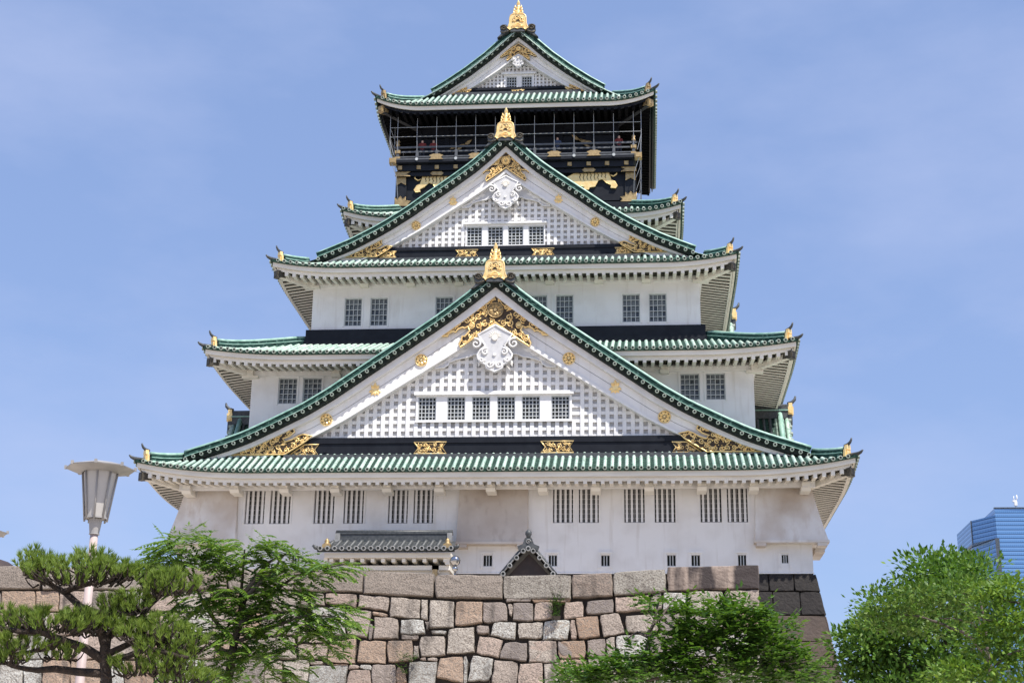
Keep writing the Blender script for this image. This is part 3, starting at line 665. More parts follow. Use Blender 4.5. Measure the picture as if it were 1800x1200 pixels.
    strip(b, -0.97*kw, -1.03*kw, yr+0.76, yl+0.1, 3); strip(b, -1.505*kw, -1.68*kw, yr+0.60, yl+0.1, 0); strip(b, -0.535*kw, -0.56*kw, yr+0.74, yl+.1, 3)
    b.build('bargeboard', ('white', 'plaster', 'cream', 'muntin'), go)
    # rake: dark strip with round tile ends, light line, descending ridge
    rk = MB()
    strip(rk, -0.17, 0.15, yr+0.10, yr+0.9, 1); strip(rk, 0.151, 0.185, yr+0.03, yr+0.7, 4)
    strip(rk, 0.187, 0.40, yr+0.14, yr+0.62, 5); strip(rk, 0.403, 0.43, yr+0.10, yr+0.64, 5)
    A = off(0.50)
    for s in (-1, 1): rk.tube([(s*a[0], yr+0.36, a[1]) for a in A], 0.10, 8, 4)
    L = resample(off(0.0), 400); acc = 0; last = None
    tot = sum(math.dist(p, q) for p, q in zip(L, L[1:])); nC = int(tot/0.44)
    C = resample(L, nC+1)
    for i, (x, z) in enumerate(C):
        for s in ((-1, 1) if i else (1,)): tile_end(rk, (s*x, yr+0.03, z+(0.02 if i else 0.0)), (0, -1, 0), 0.105)
    rk.build('rake_tiles', ('tile', 'rakedark', 'rim', 'hole', 'ridgecap', 'ridge'), go)
    # black beam and its gold fittings
    bx0, bx1, bz0, bz1 = beam; b = MB()
    b.box(bx0, bx1, yl-0.30, yl-0.05, bz0, bz0+(bz1-bz0)*0.72); b.box(bx0, bx1, yl-0.36, yl-0.05, bz0+(bz1-bz0)*0.723, bz1)
    for q in (-0.42, 0.0, 0.4): b.disc((lerp(bx0, bx1, 0.5)+q*(bx1-bx0), lerp(bz0, bz1, 0.35)), 0.05*kw+0.02, yl-0.36, yl-0.3, 8)
    b.build('black_beam', 'black', go)
    b = MB(); zr_ = T.zf(0, yl-0.55-T.yf)
    b.hexa([(bx0-.4, yl-0.85, zr_-.3), (bx1+.4, yl-0.85, zr_-.3), (bx1+.4, yl-0.302, zr_), (bx0-.4, yl-0.302, zr_), (bx0-.4, yl-0.85, zr_-.02), (bx1+.4, yl-0.85, zr_-.02), (bx1+.4, yl-0.302, zr_+.2), (bx0-.4, yl-0.302, zr_+.2)])
    b.box(bx0-.4, bx1+.4, yl-0.80, yl-0.303, zr_+.0, zr_+.09); b.build('ridge_course', 'grey', go)
    yb = yl-0.30
    for x, z in plates:
        a, c = plate_wh[0]/2, plate_wh[1]/2; p = MB(); poly = [(x-a, z+c), (x+a, z+c), (x+a*.72, z), (x+a, z-c), (x-a, z-c), (x-a*.72, z)]
        p.prism(poly, yb-0.03, yb, 1); outline(p, poly, yb-0.035, 0.032*kw+.008); arabesque(p, poly, yb-0.04, 0.30*kw, rnd, t=0.028)
        p.build('beam_plate', ('gold', 'golddeep'), go)
    yf_ = yr+0.48-0.002
    A = off(-1.0*kw)
    for kind, x in rosettes:
        for s in (-1, 1):
            p = MB(); z = interp(sorted(A), x)
            (flower if kind == 'f' else crest_leaf)(p, s*x, z, (0.33 if kind == 'f' else 0.31)*kr, yr+0.695)
            p.build('rosette' if kind == 'f' else 'leaf_crest', ('gold', 'golddeep'), go)
    # crown ornament under the peak
    half = [((792-x)/199*crown, crown_z-(z-215)/191*crown) for x, z in CROWN_H]
    poly = half + [(-x, z) for x, z in reversed(half[1:-1])]
    p = MB(); y = yr+0.59; p.prism(poly, y-0.05, y+0.11, 1); outline(p, poly, y-0.06, 0.042*crown+0.012)
    cz = crown_z-(382-215)/191*crown; bs = [(sx*250/199*crown, crown_z-(545-215)/191*crown, 0.17*crown) for sx in (-1, 1)]
    arabesque(p, half, y-0.055, 0.36*crown+0.05, rnd, [(0, cz, 0.44*crown)]+bs, t=0.028*crown+.012)
    arabesque(p, [(-x, z) for x, z in half], y-0.055, 0.36*crown+0.05, rnd, [(0, cz, 0.44*crown)]+bs, t=0.028*crown+.012)
    flower(p, 0, cz, 0.43*crown, y-0.05, 2 if crown > .9 else 0, 1, 10)
    for x, z, r in bs:
        p.lathe([(0.01, 0), (r*.8, 0.02), (r*.6, .06), (.01, .09)], (0, 0, 0), 4, 0) if False else p.disc((x, z), r*0.62, y-0.12, y-0.05, 12, 0)
        p.tube([(x+r*.8*math.cos(q*math.pi/6), y-0.08, z+r*math.sin(q*math.pi/6)) for q in range(13)], r*.16, 5, 0)
    p.build('gable_crest', ('gold', 'golddeep', 'goldold'), go)
    # carved white pendant
    cv = lambda x, z: ((790-x)/199*pend, pend_z-(z-565)/191*pend)
    body = [cv(*q) for q in BODY_H]; body = body + [(-x, z) for x, z in reversed(body[1:-1])]
    p = MB(); y = yr+0.50; p.prism(body, y-0.02, y+0.30*pend, 2)  # grey body colour stands in for shade in the carved hollows
    outline(p, body, y-0.02, 0.06*pend)
    for s in (-1, 1):
        wing = [(s*x, z) for x, z in [cv(*q) for q in WING_H]]; p.prism(wing, yl-0.20, yl-0.04, 2); outline(p, wing, yl-0.20, 0.05*pend)
        for cx, cy, r, a, h in ((590, 765, .30, 1.2, 1), (690, 852, .20, 2.0, -1), (738, 985, .22, 2.5, 1), (655, 935, .14, 3, 1)):
            x, z = cv(cx, cy); curl(p, s*x, z, r*pend, s*h, (a if s > 0 else math.pi-a), y-0.05, 0.07*pend, 0)
        for cx, cy, a in ((430, 830, 3.6), (500, 800, 3.4), (350, 885, 3.5), (640, 890, 4.4)):
            x, z = cv(cx, cy); leaf_blob(p, s*x, z, (math.pi-a) if s > 0 else a, 0.55*pend, 0.11*pend, yl-0.21, 0)
    x, z = cv(790, 690); 
    for q in range(9): a = math.pi*(q/8); leaf_blob(p, x+0.1*pend*math.cos(a), z+0.1*pend*math.sin(a), a, 0.28*pend, 0.05*pend, y-0.02, 1)
    p.disc((x, z-0.06*pend), 0.16*pend, y-0.1, y, 12, 1); p.disc((0, cv(790, 880)[1]), 0.09*pend, y-0.08, y, 10, 0)
    p.build('gable_pendant', ('white', 'cream', 'recess'), go)
    # gilded corner fittings
    for s in (-1, 1):
        tx, tz = corner; conv = lambda q: (s*(tx-(q[0]-550)/3*.0303*kc), tz+(357-q[1])/3*.0314*kc)
        p = MB(); y = yr+0.62; poly = [conv(q) for q in CORNER]; p.prism(poly, y-0.03, y+0.07, 1); outline(p, poly, y-0.04, 0.036*kc+.012); arabesque(p, poly, y-0.04, 0.30*kc+.03, rnd, t=0.028*kc+.010)
        tl = [conv(q) for q in TAIL]; p.prism(tl, yb-0.06, yb, 1); outline(p, tl, yb-0.06, 0.03*kc+.01); arabesque(p, tl, yb-0.065, 0.30*kc, rnd, t=0.028)
        p.build('corner_fitting', ('gold', 'golddeep'), go)
    return go
def finial(parent, y, z, k):
    """gilded ridge-end plate with a tail-up fish above it, between two dark volutes"""
    q = 0.00305*k; cx = 515
    pf = lambda a: [((x-cx)*q, z+(905-yy)*q) for x, yy in a]
    b = MB(); half = [(0, 905), (45, 880), (80, 880), (130, 900), (165, 930), (180, 900), (212, 885), (190, 840), (172, 780), (166, 660), (150, 600), (105, 565)]
    poly = pf([(cx+a, yy) for a, yy in half] + [(cx-a, yy) for a, yy in reversed(half[1:])]); b.prism(poly, y, y+0.28*k); outline(b, poly, y, 0.035*k)
    arch = pf([(405, 755), (405, 690), (440, 630), (515, 612), (590, 630), (628, 690), (628, 755), (515, 740)]); b.prism(arch, y-0.02, y+0.01, 1)
    for x, yy, r, a, h in ((460, 700, 50, 1, 1), (570, 700, 50, 2, -1), (515, 660, 40, 3, 1), (425, 730, 24, 0, 1), (605, 730, 24, 0, -1)):
        p, = pf([(x, yy)]); curl(b, p[0], p[1], r*q, h, a, y-0.03, 0.035*k, 0)
    for off_ in (0, 50): b.tube([(p[0], y-0.02, p[1]) for p in pf([(390, 860+off_*.4), (455, 820+off_*.5), (515, 785+off_), (575, 820+off_*.5), (640, 860+off_*.4)])], 0.035*k, 5, 0)
    for x in (-0.5, 0.5): b.box(x*0.34*k-0.03*k, x*0.34*k+0.03*k, y-0.045, y-0.005, z+0.46*k, z+0.86*k)
    b.build('ridge_end_plate', ('gold', 'golddeep'), parent)
    f = MB(); zb = z+(905-575)*q; H = (575-245)*q*1.12; secs = []; n = 18; m = 12
    for i in range(n+1):
        t = i/n; r = interp([(0, .19), (.12, .215), (.3, .195), (.5, .155), (.62, .12), (.72, .105), (.8, .12), (.9, .075), (1, .012)], t)*k*(1.0+(0.09 if i % 2 else -0.05)*(t < .7))
        dy = math.sin(t*math.pi)*0.16*k
        secs.append([(r*math.cos(a*2*math.pi/m), y+0.2*k+dy+r*0.9*math.sin(a*2*math.pi/m), zb+H*t) for a in range(m)])
    f.loft(secs, 0, smooth=False)
    for s in (-1, 1):
        for h0, w_, l in ((0.10, .30, .34), (0.30, .27, .30), (0.52, .21, .24)):
            f.tube([(s*w_*.5*k, y+.2*k, zb+h0*k), (s*w_*.95*k, y+.16*k, zb+(h0+l*.35)*k), (s*w_*.9*k, y+.2*k, zb+(h0+l)*k)], [.06*k, .05*k, .012*k], 6)
        f.disc((s*0.1*k, zb+0.09*k), 0.05*k, y-0.06*k, y+0.05*k, 8)
    f.build('ridge_fish', 'gold', parent)
    v = MB()
    for s in (-1, 1):
        P = lambda a: [(s*(x-cx)*q, z+(905-yy)*q) for x, yy in a]
        v.prism(P([(690, 930), (740, 800), (800, 790), (860, 820), (875, 890), (850, 960), (860, 1010), (930, 1085), (860, 1060), (760, 990), (700, 960)]), y+0.06, y+0.4*k)
        c, = P([(800, 870)]); curl(v, c[0], c[1], 66*q, s, (0 if s > 0 else math.pi), y+0.03, 0.055*k, 1, 1.6); curl(v, c[0], c[1], 66*q, -s, (0.5 if s > 0 else math.pi-.5), y+0.03, 0.04*k, 1, .5)
        v.tube([(p[0], y+0.04, p[1]) for p in P([(870, 960), (810, 985), (740, 960), (700, 945)])], 0.04*k, 5, 1)
    v.box(-0.45*k, 0.45*k, y+0.02, y+0.4*k, z-0.18*k, z+0.06*k)
    v.build('ridge_end_volutes', ('grey', 'bronze'), parent)
def main_ridge(parent, y0, y1, z):
    b = MB(); b.box(-0.22, 0.22, y0, y1, z-0.2, z+0.30, 0); b.box(-0.27, 0.27, y0, y1, z+0.303, z+0.36, 1); b.box(-0.18, 0.18, y0, y1, z+0.363, z+0.62, 0)
    b.tube([(0, y0, z+0.68), (0, y1, z+0.68)], 0.15, 8, 1); b.build('main_ridge', ('ridge', 'ridgecap'), parent)
gable(T1, R1, 16.15, 0.1, 5.95, 1.0, 1.0, 0, (0.44, 0.41, 0.21),
      [(x, 6.93) for x in (-3.6, -2.05, -0.73, 0.6, 1.91, 3.47)], (0.96, 1.28), 6, (-4.2, 4.08, 6.83, 8.42), (-10.6, 10.6, 4.82, 5.94), [(-3.33, 5.37), (3.33, 5.37)], (1.72, 0.62),
      [('f', 3.93), ('c', 6.36), ('f', 8.9)], 1.0, 13.72, 1.0, 12.0, (14.05, 5.02), 1.0, 11)
finial(R1, -1.15, 14.42, 1.0); main_ridge(R1, -0.7, 4.6, 14.3)
gable(T3, R3, 10.75, 4.85, 18.5, 0.86, 0.75, 0, (0.385, 0.345, 0.18),
      [(x, 18.66) for x in (-1.83, -0.6, 0.58, 1.78)], (0.9, 1.17), 6, (-2.35, 2.3, 18.52, 20.05), (-7.4, 7.4, 17.75, 18.5), [(-2.2, 18.08), (2.2, 18.08)], (1.32, 0.45),
      [('c', 3.08), ('f', 5.2)], 0.62, 24.3, 0.8, 22.78, (9.35, 17.9), 0.63, 12)
finial(R3, 3.65, 24.95, 0.96); main_ridge(R3, 4.1, 10.85, 24.85)
gable(T5, R5, 5.45, 12.45, 32.62, 0.6, 0.62, 0, (0.25, 0.25, 0.12),
      [(-0.46, 32.70), (0.54, 32.70)], (0.68, 0.82), 4, (-0.98, 1.02, 32.64, 33.72), (-3.7, 3.7, 32.0, 32.6), [(0, 32.26)], (0.85, 0.26),
      [], 0.40, 35.62, 0.38, 34.85, (4.35, 32.1), 0.29, 13)
finial(R5, 11.15, 36.35, 1.06); main_ridge(R5, 11.7, 22.3, 36.3)

# ---- black top storey ----------------------------------------------------------
b = MB(); hw, y = 7.25, 10.9
wall_front(b, -hw, hw, 23.2, 26.3, y, []); wall_sides(b, hw, y, 2*YC-y, 23.2, 26.3)
for s in (-1, 1): b.box(s*hw-0.35, s*hw+0.35, y-0.12, y+0.3, 23.3, 26.2)
b.box(-hw-0.3, hw+0.3, y-0.2, y-0.003, 23.85, 24.1); b.box(-hw-0.35, hw+0.35, y-0.30, y-0.003, 25.75, 26.02); b.box(-7.45, 7.45, y-0.45, y-0.003, 26.05, 26.45)
ts = b.build('top_storey', 'black', castle)
b = MB(); wall_front(b, -6.4, 6.4, 26.5, 30.0, 12.0, []); wall_sides(b, 6.4, 12.0, 2*YC-12, 26.5, 30.0)
for i in range(8): x = -6.4+12.8*i/7; b.box(x-0.15, x+0.15, 11.9, 12.01, 26.6, 29.9)
b.box(-6.5, 6.5, 11.85, 12.005, 28.95, 29.2)
b.build('observation_room_wall', 'black', ts)
TG = [(1150, 525), (1190, 506), (1235, 496), (1270, 490), (1310, 494), (1350, 489), (1390, 487), (1412, 496), (1418, 520), (1428, 548), (1450, 558), (1467, 584), (1456, 599), (1424, 596), (1430, 580), (1400, 566), (1372, 540), (1346, 548), (1326, 586), (1292, 590), (1286, 604), (1250, 604), (1262, 588), (1230, 578), (1180, 585), (1150, 560)]
TAIL_T = [(1398, 498), (1420, 486), (1446, 479), (1464, 492), (1462, 512), (1442, 524), (1424, 516)]
for s in (-1, 1):
    cv = lambda x, z: (s*(3.93+(x-1215)/3.6*.0356), 26.12-(z-470)/3.6*.0394)
    p = MB(); poly = [cv(*q) for q in TG]; p.prism(poly, y-0.14, y-0.005); outline(p, poly, y-0.12, 0.03); p.tube([(*[cv(*q)[0]], y-0.1, cv(*q)[1]) for q in TAIL_T], 0.05, 6, 0)
    for i in range(8):
        x = 1225+i*23; z0_ = 497+(i % 2)*4; p.tube([(cv(x, z0_)[0], y-0.145, cv(x, z0_)[1]), (cv(x+9, z0_+16)[0], y-0.15, cv(x+9, z0_+16)[1]), (cv(x+3, z0_+30)[0], y-0.15, cv(x+3, z0_+30)[1]), (cv(x+10, z0_+(50 if i < 6 else 36))[0], y-0.145, cv(x+10, z0_+(50 if i < 6 else 36))[1])], [.016, .026, .024, .012], 4, 1)
    p.build('tiger_relief', ('gold', 'golddeep'), ts)
ft = []
def fitting(poly, yy, d=0.05):
    p = MB(); p.prism(poly, yy-d, yy); outline(p, poly, yy-d, 0.022, 0); ft.append(p.build('gold_fitting', ('goldold', 'golddeep'), ts)); return p
def arrow(x, z, w_, h_, dirx): return [(x, z-h_/2), (x+dirx*w_, z-h_/2), (x+dirx*w_*.75, z), (x+dirx*w_, z+h_/2), (x, z+h_/2)]
for s in (-1, 1):
    X = s*7.6
    fitting(arrow(X, 25.88, 0.95, 0.28, -s), y-0.303); fitting([(X-s*.05, 25.2), (X-s*.05, 25.7), (X-s*.65, 25.7), (X-s*.65, 25.2), (X-s*.35, 25.38)], y-0.123)
    fitting([(X+s*.0, 23.75), (X-s*.0, 24.35), (X-s*.18, 24.2), (X-s*.35, 24.4), (X-s*.5, 24.2), (X-s*.68, 24.35), (X-s*.68, 24.1), (X-s*1.0, 24.05), (X-s*.85, 23.9), (X-s*1.0, 23.75)], y-0.203)
for i, x in enumerate([-7.3, -6.1, -4.95, -3.75, 3.45, 4.65, 5.8, 7.0]): fitting([(x-.12, 26.13), (x+.12, 26.13), (x+.12, 26.36), (x-.12, 26.36)], y-0.453, 0.07)
for x in (-4.95, 4.65, 5.85-8.2): fitting([(x-.42, 25.88), (x-.28, 26.0), (x, 25.98), (x+.28, 26.0), (x+.42, 25.88), (x+.28, 25.76), (x, 25.78), (x-.28, 25.76)], y-0.303)
# cranes on the observation room wall
CR = [(0, 0), (.35, .05), (.6, -.05), (.95, -.12), (1.2, -.32), (1.0, -.30), (.8, -.22), (.62, -.20), (.75, -.42), (1.0, -.62), (.7, -.55), (.45, -.3), (.3, -.1), (0, .3), (-.3, .42), (-.15, .15)]
for s, x, z, lab in ((1, 3.8, 28.55, None), (-1, -3.2, 28.4, None)):
    p = MB(); poly = [(x+s*a*0.95, z+c*0.85) for a, c in CR]; p.prism(poly, 11.80, 11.88); outline(p, poly, 11.79, 0.02); p.build('crane_relief', ('goldold', 'golddeep'), ts)
# balcony with its railing
b = MB(); yb_ = 10.3; hb = 7.6
b.box(-hb, hb, yb_, 2*YC-yb_, 26.47, 26.75); b.box(-hb-0.1, hb+0.1, yb_-0.1, yb_-0.003, 26.52, 26.80)
bal = b.build('balcony', 'black', ts)
b = MB(); ZR = (26.95, 27.30, 27.62)
for z, r in zip(ZR, (0.045, 0.05, 0.06)):
    b.box(-hb-0.1 if z == ZR[2] else -hb+.1, hb+0.1 if z == ZR[2] else hb-.1, yb_+0.02, yb_+0.1, z-r, z+r, 0)
    for s in (-1, 1): b.box(s*(hb-.06)-0.04, s*(hb-.06)+0.04, yb_+0.103, 2*YC-yb_, z-r, z+r, 0)
b.box(-hb, hb, yb_-0.107, yb_-0.103, 26.70, 26.79, 0)
b.build('railing', 'railgrey', bal)
for i in range(13):
    x = -7.47+i*1.245; p = MB(); big = i in (0, 12)
    p.box(x-0.09, x+0.09, yb_-0.02, yb_+0.15, 26.76, 27.72 if big else 27.38, 0)
    if big:
        p.lathe([(0.12, 0), (0.14, .12), (0.08, .2), (0.13, .32), (0.02, .48)], (x, yb_+.06, 27.7), 10, 1)
        for z in (26.85, 27.3): p.box(x-0.17, x+0.17, yb_-0.06, yb_+0.2, z-0.1, z+0.1, 1)
    elif i % 2 == 0: p.prism([(x-.45, 26.95), (x-.2, 27.05), (x+.2, 27.05), (x+.45, 26.95), (x+.3, 26.82), (x+.45, 26.68), (x-.45, 26.68), (x-.3, 26.82)], yb_-0.16, yb_-0.108, 1)
    else: p.disc((x, 26.72), 0.1, yb_-0.15, yb_-0.1, 8, 2)
    p.build('railing_post', ('railgrey', 'goldold', 'muntin'), bal)
for s in (-1, 1):
    p = MB(); p.box(s*7.75-.22, s*7.75+.22, yb_-0.2, yb_+.25, 26.45, 26.82); p.box(s*7.75-.16, s*7.75+.16, yb_-0.25, yb_-.203, 26.5, 26.78); p.build('gold_fitting', 'goldold', ts)
# bird net on a wire frame
n_ = MB(); yn = 10.0; xn = 7.95; r = 0.02
for i in range(13): x = -7.47+i*1.245; n_.tube([(x, yn, 30.05), (x, yn+0.02, 28.2), (x, yn+.2, 27.3)], r, 4, 0, False)
for z in (30.08, 28.85, 28.2):
    n_.tube([(-xn, yn, z), (xn, yn, z)], r, 4, 0, False)
    for s in (-1, 1): n_.tube([(s*xn, yn, z), (s*xn, 2*YC-yn, z)], r, 4, 0, False)
for s in (-1, 1):
    n_.tube([(s*xn, yn, 30.05), (s*xn, yn, 28.0), (s*7.7, yn+.1, 27.0)], r, 4, 0, False)
    for i in range(8):
        y0_ = yn+i*1.8; n_.tube([(s*xn, y0_, 30.05), (s*xn, y0_, 27.9), (s*(7.85), y0_+.1, 26.6), (s*7.5, y0_+.3, 25.6+.15*(i % 2)), (s*7.42, y0_+.9, 24.0)], r, 4, 0, False)
    for z in (25.9, 25.2, 24.6): n_.tube([(s*7.5, 10.9+j*.45, z-0.22*math.sin(j % 4/4*math.pi)) for j in range(14)], r*.9, 4, 0, False)
n_.build('bird_net_frame', 'wire', ts)

# ---- side dormers --------------------------------------------------------------
def dormer(parent, s, x0, x1, yc_, zr, zb, half, dark=0.0):
    mb = MB(); mbd = MB(); pr = [(0, zr), (half*.3, zr-(zr-zb)*.42), (half*.65, zr-(zr-zb)*.75), (half, zb)]
    for q in (-1, 1):
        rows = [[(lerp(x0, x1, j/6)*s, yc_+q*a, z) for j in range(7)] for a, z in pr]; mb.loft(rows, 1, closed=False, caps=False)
        n = int((x1-x0)/PITCH)
        for i in range(n+1):
            x = s*(x1-i*PITCH); half_row(mb if i*PITCH < dark or not dark else mbd, [(x, yc_+q*interp(sorted((-z, a) for a, z in pr), -z), z) for z in [lerp(zb, zr, t/6) for t in range(7)]], (1, 0, 0))
        # rake at the outer end: stepped tile ends and a descending ridge
        n = 9
        for i in range(n):
            z = lerp(zb, zr, (i+.5)/n); a = interp(sorted((-zz, aa) for aa, zz in pr), -z); tile_end(mb, (s*(x1+0.1), yc_+q*a, z), (s, 0, 0), 0.13)
        mb.tube([(s*(x1-0.5), yc_+q*a, z+0.35) for a, z in pr], 0.16, 8, 4); mb.tube([(s*(x1-0.1), yc_+q*a, z+0.02) for a, z in pr], 0.12, 8, 0)
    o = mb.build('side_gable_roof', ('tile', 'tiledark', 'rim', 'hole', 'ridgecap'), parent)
    if mbd.v: mbd.build('shaded_tiles', 'grey', o)  # inner rows in dark grey: the upper eave's shade put into colour
    b = MB(); b.add([(s*(x1-.6), yc_+q*a*.92, z-.15) for q, a, z in [(1, a, z) for a, z in pr]+[(-1, a, z) for a, z in reversed(pr[1:])]], [tuple(range(7))]); b.build('side_gable_wall', 'plaster', o)
    r_ = MB(); xa, xb = sorted((s*x0, s*x1)); r_.box(xa, xb, yc_-.2, yc_+.2, zr-.1, zr+.35, 0); r_.box(xa, xb, yc_-.26, yc_+.26, zr+.353, zr+.42, 1); r_.box(xa, xb, yc_-.16, yc_+.16, zr+.423, zr+.62, 0); r_.tube([(xa, yc_, zr+.68), (xb, yc_, zr+.68)], .13, 8, 0); r_.build('main_ridge', ('grey', 'ridgecap'), o)
    p = MB(); xa, xb = sorted((s*(x1-.02), s*(x1+.3))); p.box(xa, xb, yc_-.22, yc_+.22, zr+.12, zr+.6); p.box(xa+.05, xb-.05, yc_-.15, yc_+.15, zr+.6, zr+.85); p.disc((s*(x1+.14), zr+.3), .13, yc_-.32, yc_-.2, 8); p.build('ridge_end_plate', 'gold', o)
    h = MB(); c = Vector((s*(x1+.1), yc_, zr+.86)); h.tube([c+Vector((-s*.1, 0, -.05)), c+Vector((s*.15, 0, .05)), c+Vector((s*.32, 0, .22)), c+Vector((s*.36, 0, .42))], [.12, .11, .09, .05], 7); h.build('ridge_horn', 'grey', o)
    h = MB(); h.box(*sorted((s*(x1+.02), s*(x1+.22))), yc_-.22, yc_+.22, zr-.5, zr+.1); h.build('ridge_end_block', 'grey', o)
    return o
dormer(R1, 1, 13.6, 16.35, 10.6, 9.75, 5.4, 3.6, 0.9)
dormer(R1, -1, 13.6, 16.35, 8.2, 9.0, 5.4, 3.2, 0.5)
dormer(R2, 1, 11.1, 13.62, 16.2, 17.6, 11.2, 4.6)
dormer(R2, -1, 11.1, 13.4, 16.2, 17.2, 11.2, 4.6)

# ---- entrance porch ------------------------------------------------------------
mb = MB(); yf, ytop = -3.0, -1.55; x0, x1 = -8.35, -1.68; zE, zT = -0.42, 0.20
n = int((x1-x0)/0.352)
rows = [[(x, yf+(ytop-yf)*j/4, zE+(zT-zE)*j/4) for j in range(5)] for x in (x0, x1)]; mb.loft(rows, 1, closed=False, caps=False)
for i in range(n+1):
    x = x0+0.06+i*(x1-x0-.12)/n
    if 0 <= x-x0-0.3 and x < x1-0.2: half_row(mb, [(x, yf-.04, zE), (x, (yf+ytop)/2, (zE+zT)/2), (x, ytop, zT)], (1, 0, 0), 0.11)
    tile_end(mb, (x, yf-.05, zE), (0, -1, 0), 0.125, 2, 3)
mb.box(x0-.1, x1+.1, yf+.02, yf+.12, zE-.16, zE-.02, 3); mb.box(x0+.55, x1-.25, ytop-.06, ytop+.35, zT-.05, zT+.36, 1); mb.box(x0+.5, x1-.2, ytop-.1, ytop+.4, zT+.363, zT+.44, 1)
mb.tube([(x0+.5, ytop+.14, zT+.48), (x1-.2, ytop+.14, zT+.48)], .12, 8, 1)
for x in (x0+.62, x1-.32): mb.box(x-.13, x+.13, ytop-.14, ytop-.062, zT-.05, zT+.4, 2)
porch = mb.build('porch_roof', ('grey', 'grey', 'rimgrey', 'hole'), castle)
b = MB(); b.box(x0+.2, x1-.1, yf+.3, -0.003, zE-.40, zE-.165); b.box(x0+.35, x1-.2, yf+.75, -0.1, zE-.95, zE-.72)
for i in range(12): x = x0+.55+i*.52; b.box(x-.09, x+.09, yf+.42, -0.1, zE-.60, zE-.42)
b.box(x0+.4, x1-.3, yf+1.0, -0.004, zE-1.5, zE-.951); b.box(x1-1.1, x1-.75, yf+.75, yf+1.0, zE-1.1, zE-.72)
for x in (x0+.25, x1-.3): b.box(x-.1, x+.1, yf+.45, yf+.7, zE-.72, zE-.4)
b.build('porch_eave', 'cream', porch)
for x in (x0+.32, x1-.28):
    p = MB(); p.box(x-.2, x+.2, yf+.1, yf+.45, zE+.06, zE+.24); p.lathe([(.17, .24), (.2, .3), (.1, .38), (.13, .46), (.02, .6)], (x, yf+.28, zE-.03), 10); p.build('gold_fitting', 'goldold', porch)
for x in (x0-.05, x1+.05):
    h = MB(); s = -1 if x < -5 else 1; h.tube([(x, yf+.1, zE+.02), (x+s*.16, yf+.02, zE+.05), (x+s*.28, yf-.02, zE+.18)], [.11, .1, .06], 7); h.build('ridge_horn', 'grey', porch)
p = MB(); p.box(-2.72, -2.48, -2.5, -2.26, -4.2, zE-.952); p.build('porch_post', 'goldold', porch)
b = MB(); b.box(-8.4, -1.6, -2.6, -.01, -4.25, -1.92); b.build('porch_steps', 'granitebrown', porch)
# ================================================================== stone walls
rs = random.Random(21)
def stone(mb, pts, n, thick=0.45, prot=0.05, bev=0.032, gap=-0.012, mi=0, rough=0.025):
    """one wall stone: outline pts (3-D, in the wall's plane), n = outward normal"""
    n = Vector(n).normalized(); pts = [Vector(p) for p in pts]; c = sum(pts, Vector())/len(pts); ring = []
    for i, p in enumerate(pts):
        q = pts[(i+1) % len(pts)]; L = (q-p).length; k = max(2, min(6, int(L/0.25)+1))
        for j in range(k):
            x = p.lerp(q, j/k); d = (c-x); d = d.normalized() if d.length > 1e-6 else d
            x = x + d*gap + (Vector((rs.uniform(-1, 1), rs.uniform(-1, 1), rs.uniform(-1, 1)))*rough if rough else Vector())
            if j == 0: x = x + d*rs.uniform(0.0, 0.05)
            ring.append(x)
    def inset(x, m): d = c-x; return x + d.normalized()*min(m, d.length*0.6)
    m = len(ring); tilt = Vector((rs.uniform(-1, 1), 0, rs.uniform(-1, 1)))*0.03
    r0 = [x-n*thick for x in ring]; r1 = [x-n*0.02 for x in ring]; r2 = [inset(x, bev*0.45)+n*prot*0.65 for x in ring]; r3 = [inset(x, bev*1.5)+n*(prot+rs.uniform(-.006, .008)+tilt.dot(x-c)) for x in ring]
    mid = [inset(x, (c-x).length*0.5)+n*(prot+rs.uniform(0, 0.012)+tilt.dot(x-c)) for x in ring]
    vs_ = r0+r1+r2+r3+mid+[c+n*(prot+0.008)]
    fs = [(a*m+i, a*m+(i+1) % m, (a+1)*m+(i+1) % m, (a+1)*m+i) for a in range(4) for i in range(m)] + [(4*m+i, 4*m+(i+1) % m, 5*m) for i in range(m)]
    mb.add(vs_, fs, mi, False)
WY, WB, WZ = -14.0, 0.10, -3.3          # front wall: plane, batter, top
wp = lambda px, py: at(px, py, WY, WB, WZ)
NW = Vector((0, -1, WB)).normalized()
def c4(x, y): return (480+x/3.4615, 1000+y/3.4615)
def c5(x, y): return (930+x/3.158, 1000+y/3.158)
wall = thing('stone_wall', 'long wall of large pinkish granite blocks with dark joints, standing before the castle', 'stone wall', (-10, WY, GZ))
b = MB(); b.hexa([(-60, WY-WB*(WZ-GZ)+.12, GZ-.2), (12.2, WY-WB*(WZ-GZ)+.12, GZ-.2), (12.2, -2.8, GZ-.2), (-60, -2.8, GZ-.2), (-60, WY+.14, -4.22), (12.2, WY+.14, -4.22), (12.2, -2.8, -4.22), (-60, -2.8, -4.22)])
b.build('wall_core', 'joint', wall)
f = MB(); f.add([(-60, WY+.1, -4.2), (12.1, WY+.1, -4.2), (12.1, -.8, -4.2), (-60, -.8, -4.2)], [(0, 1, 2, 3)]); f.build('terrace_floor', 'ground', wall)
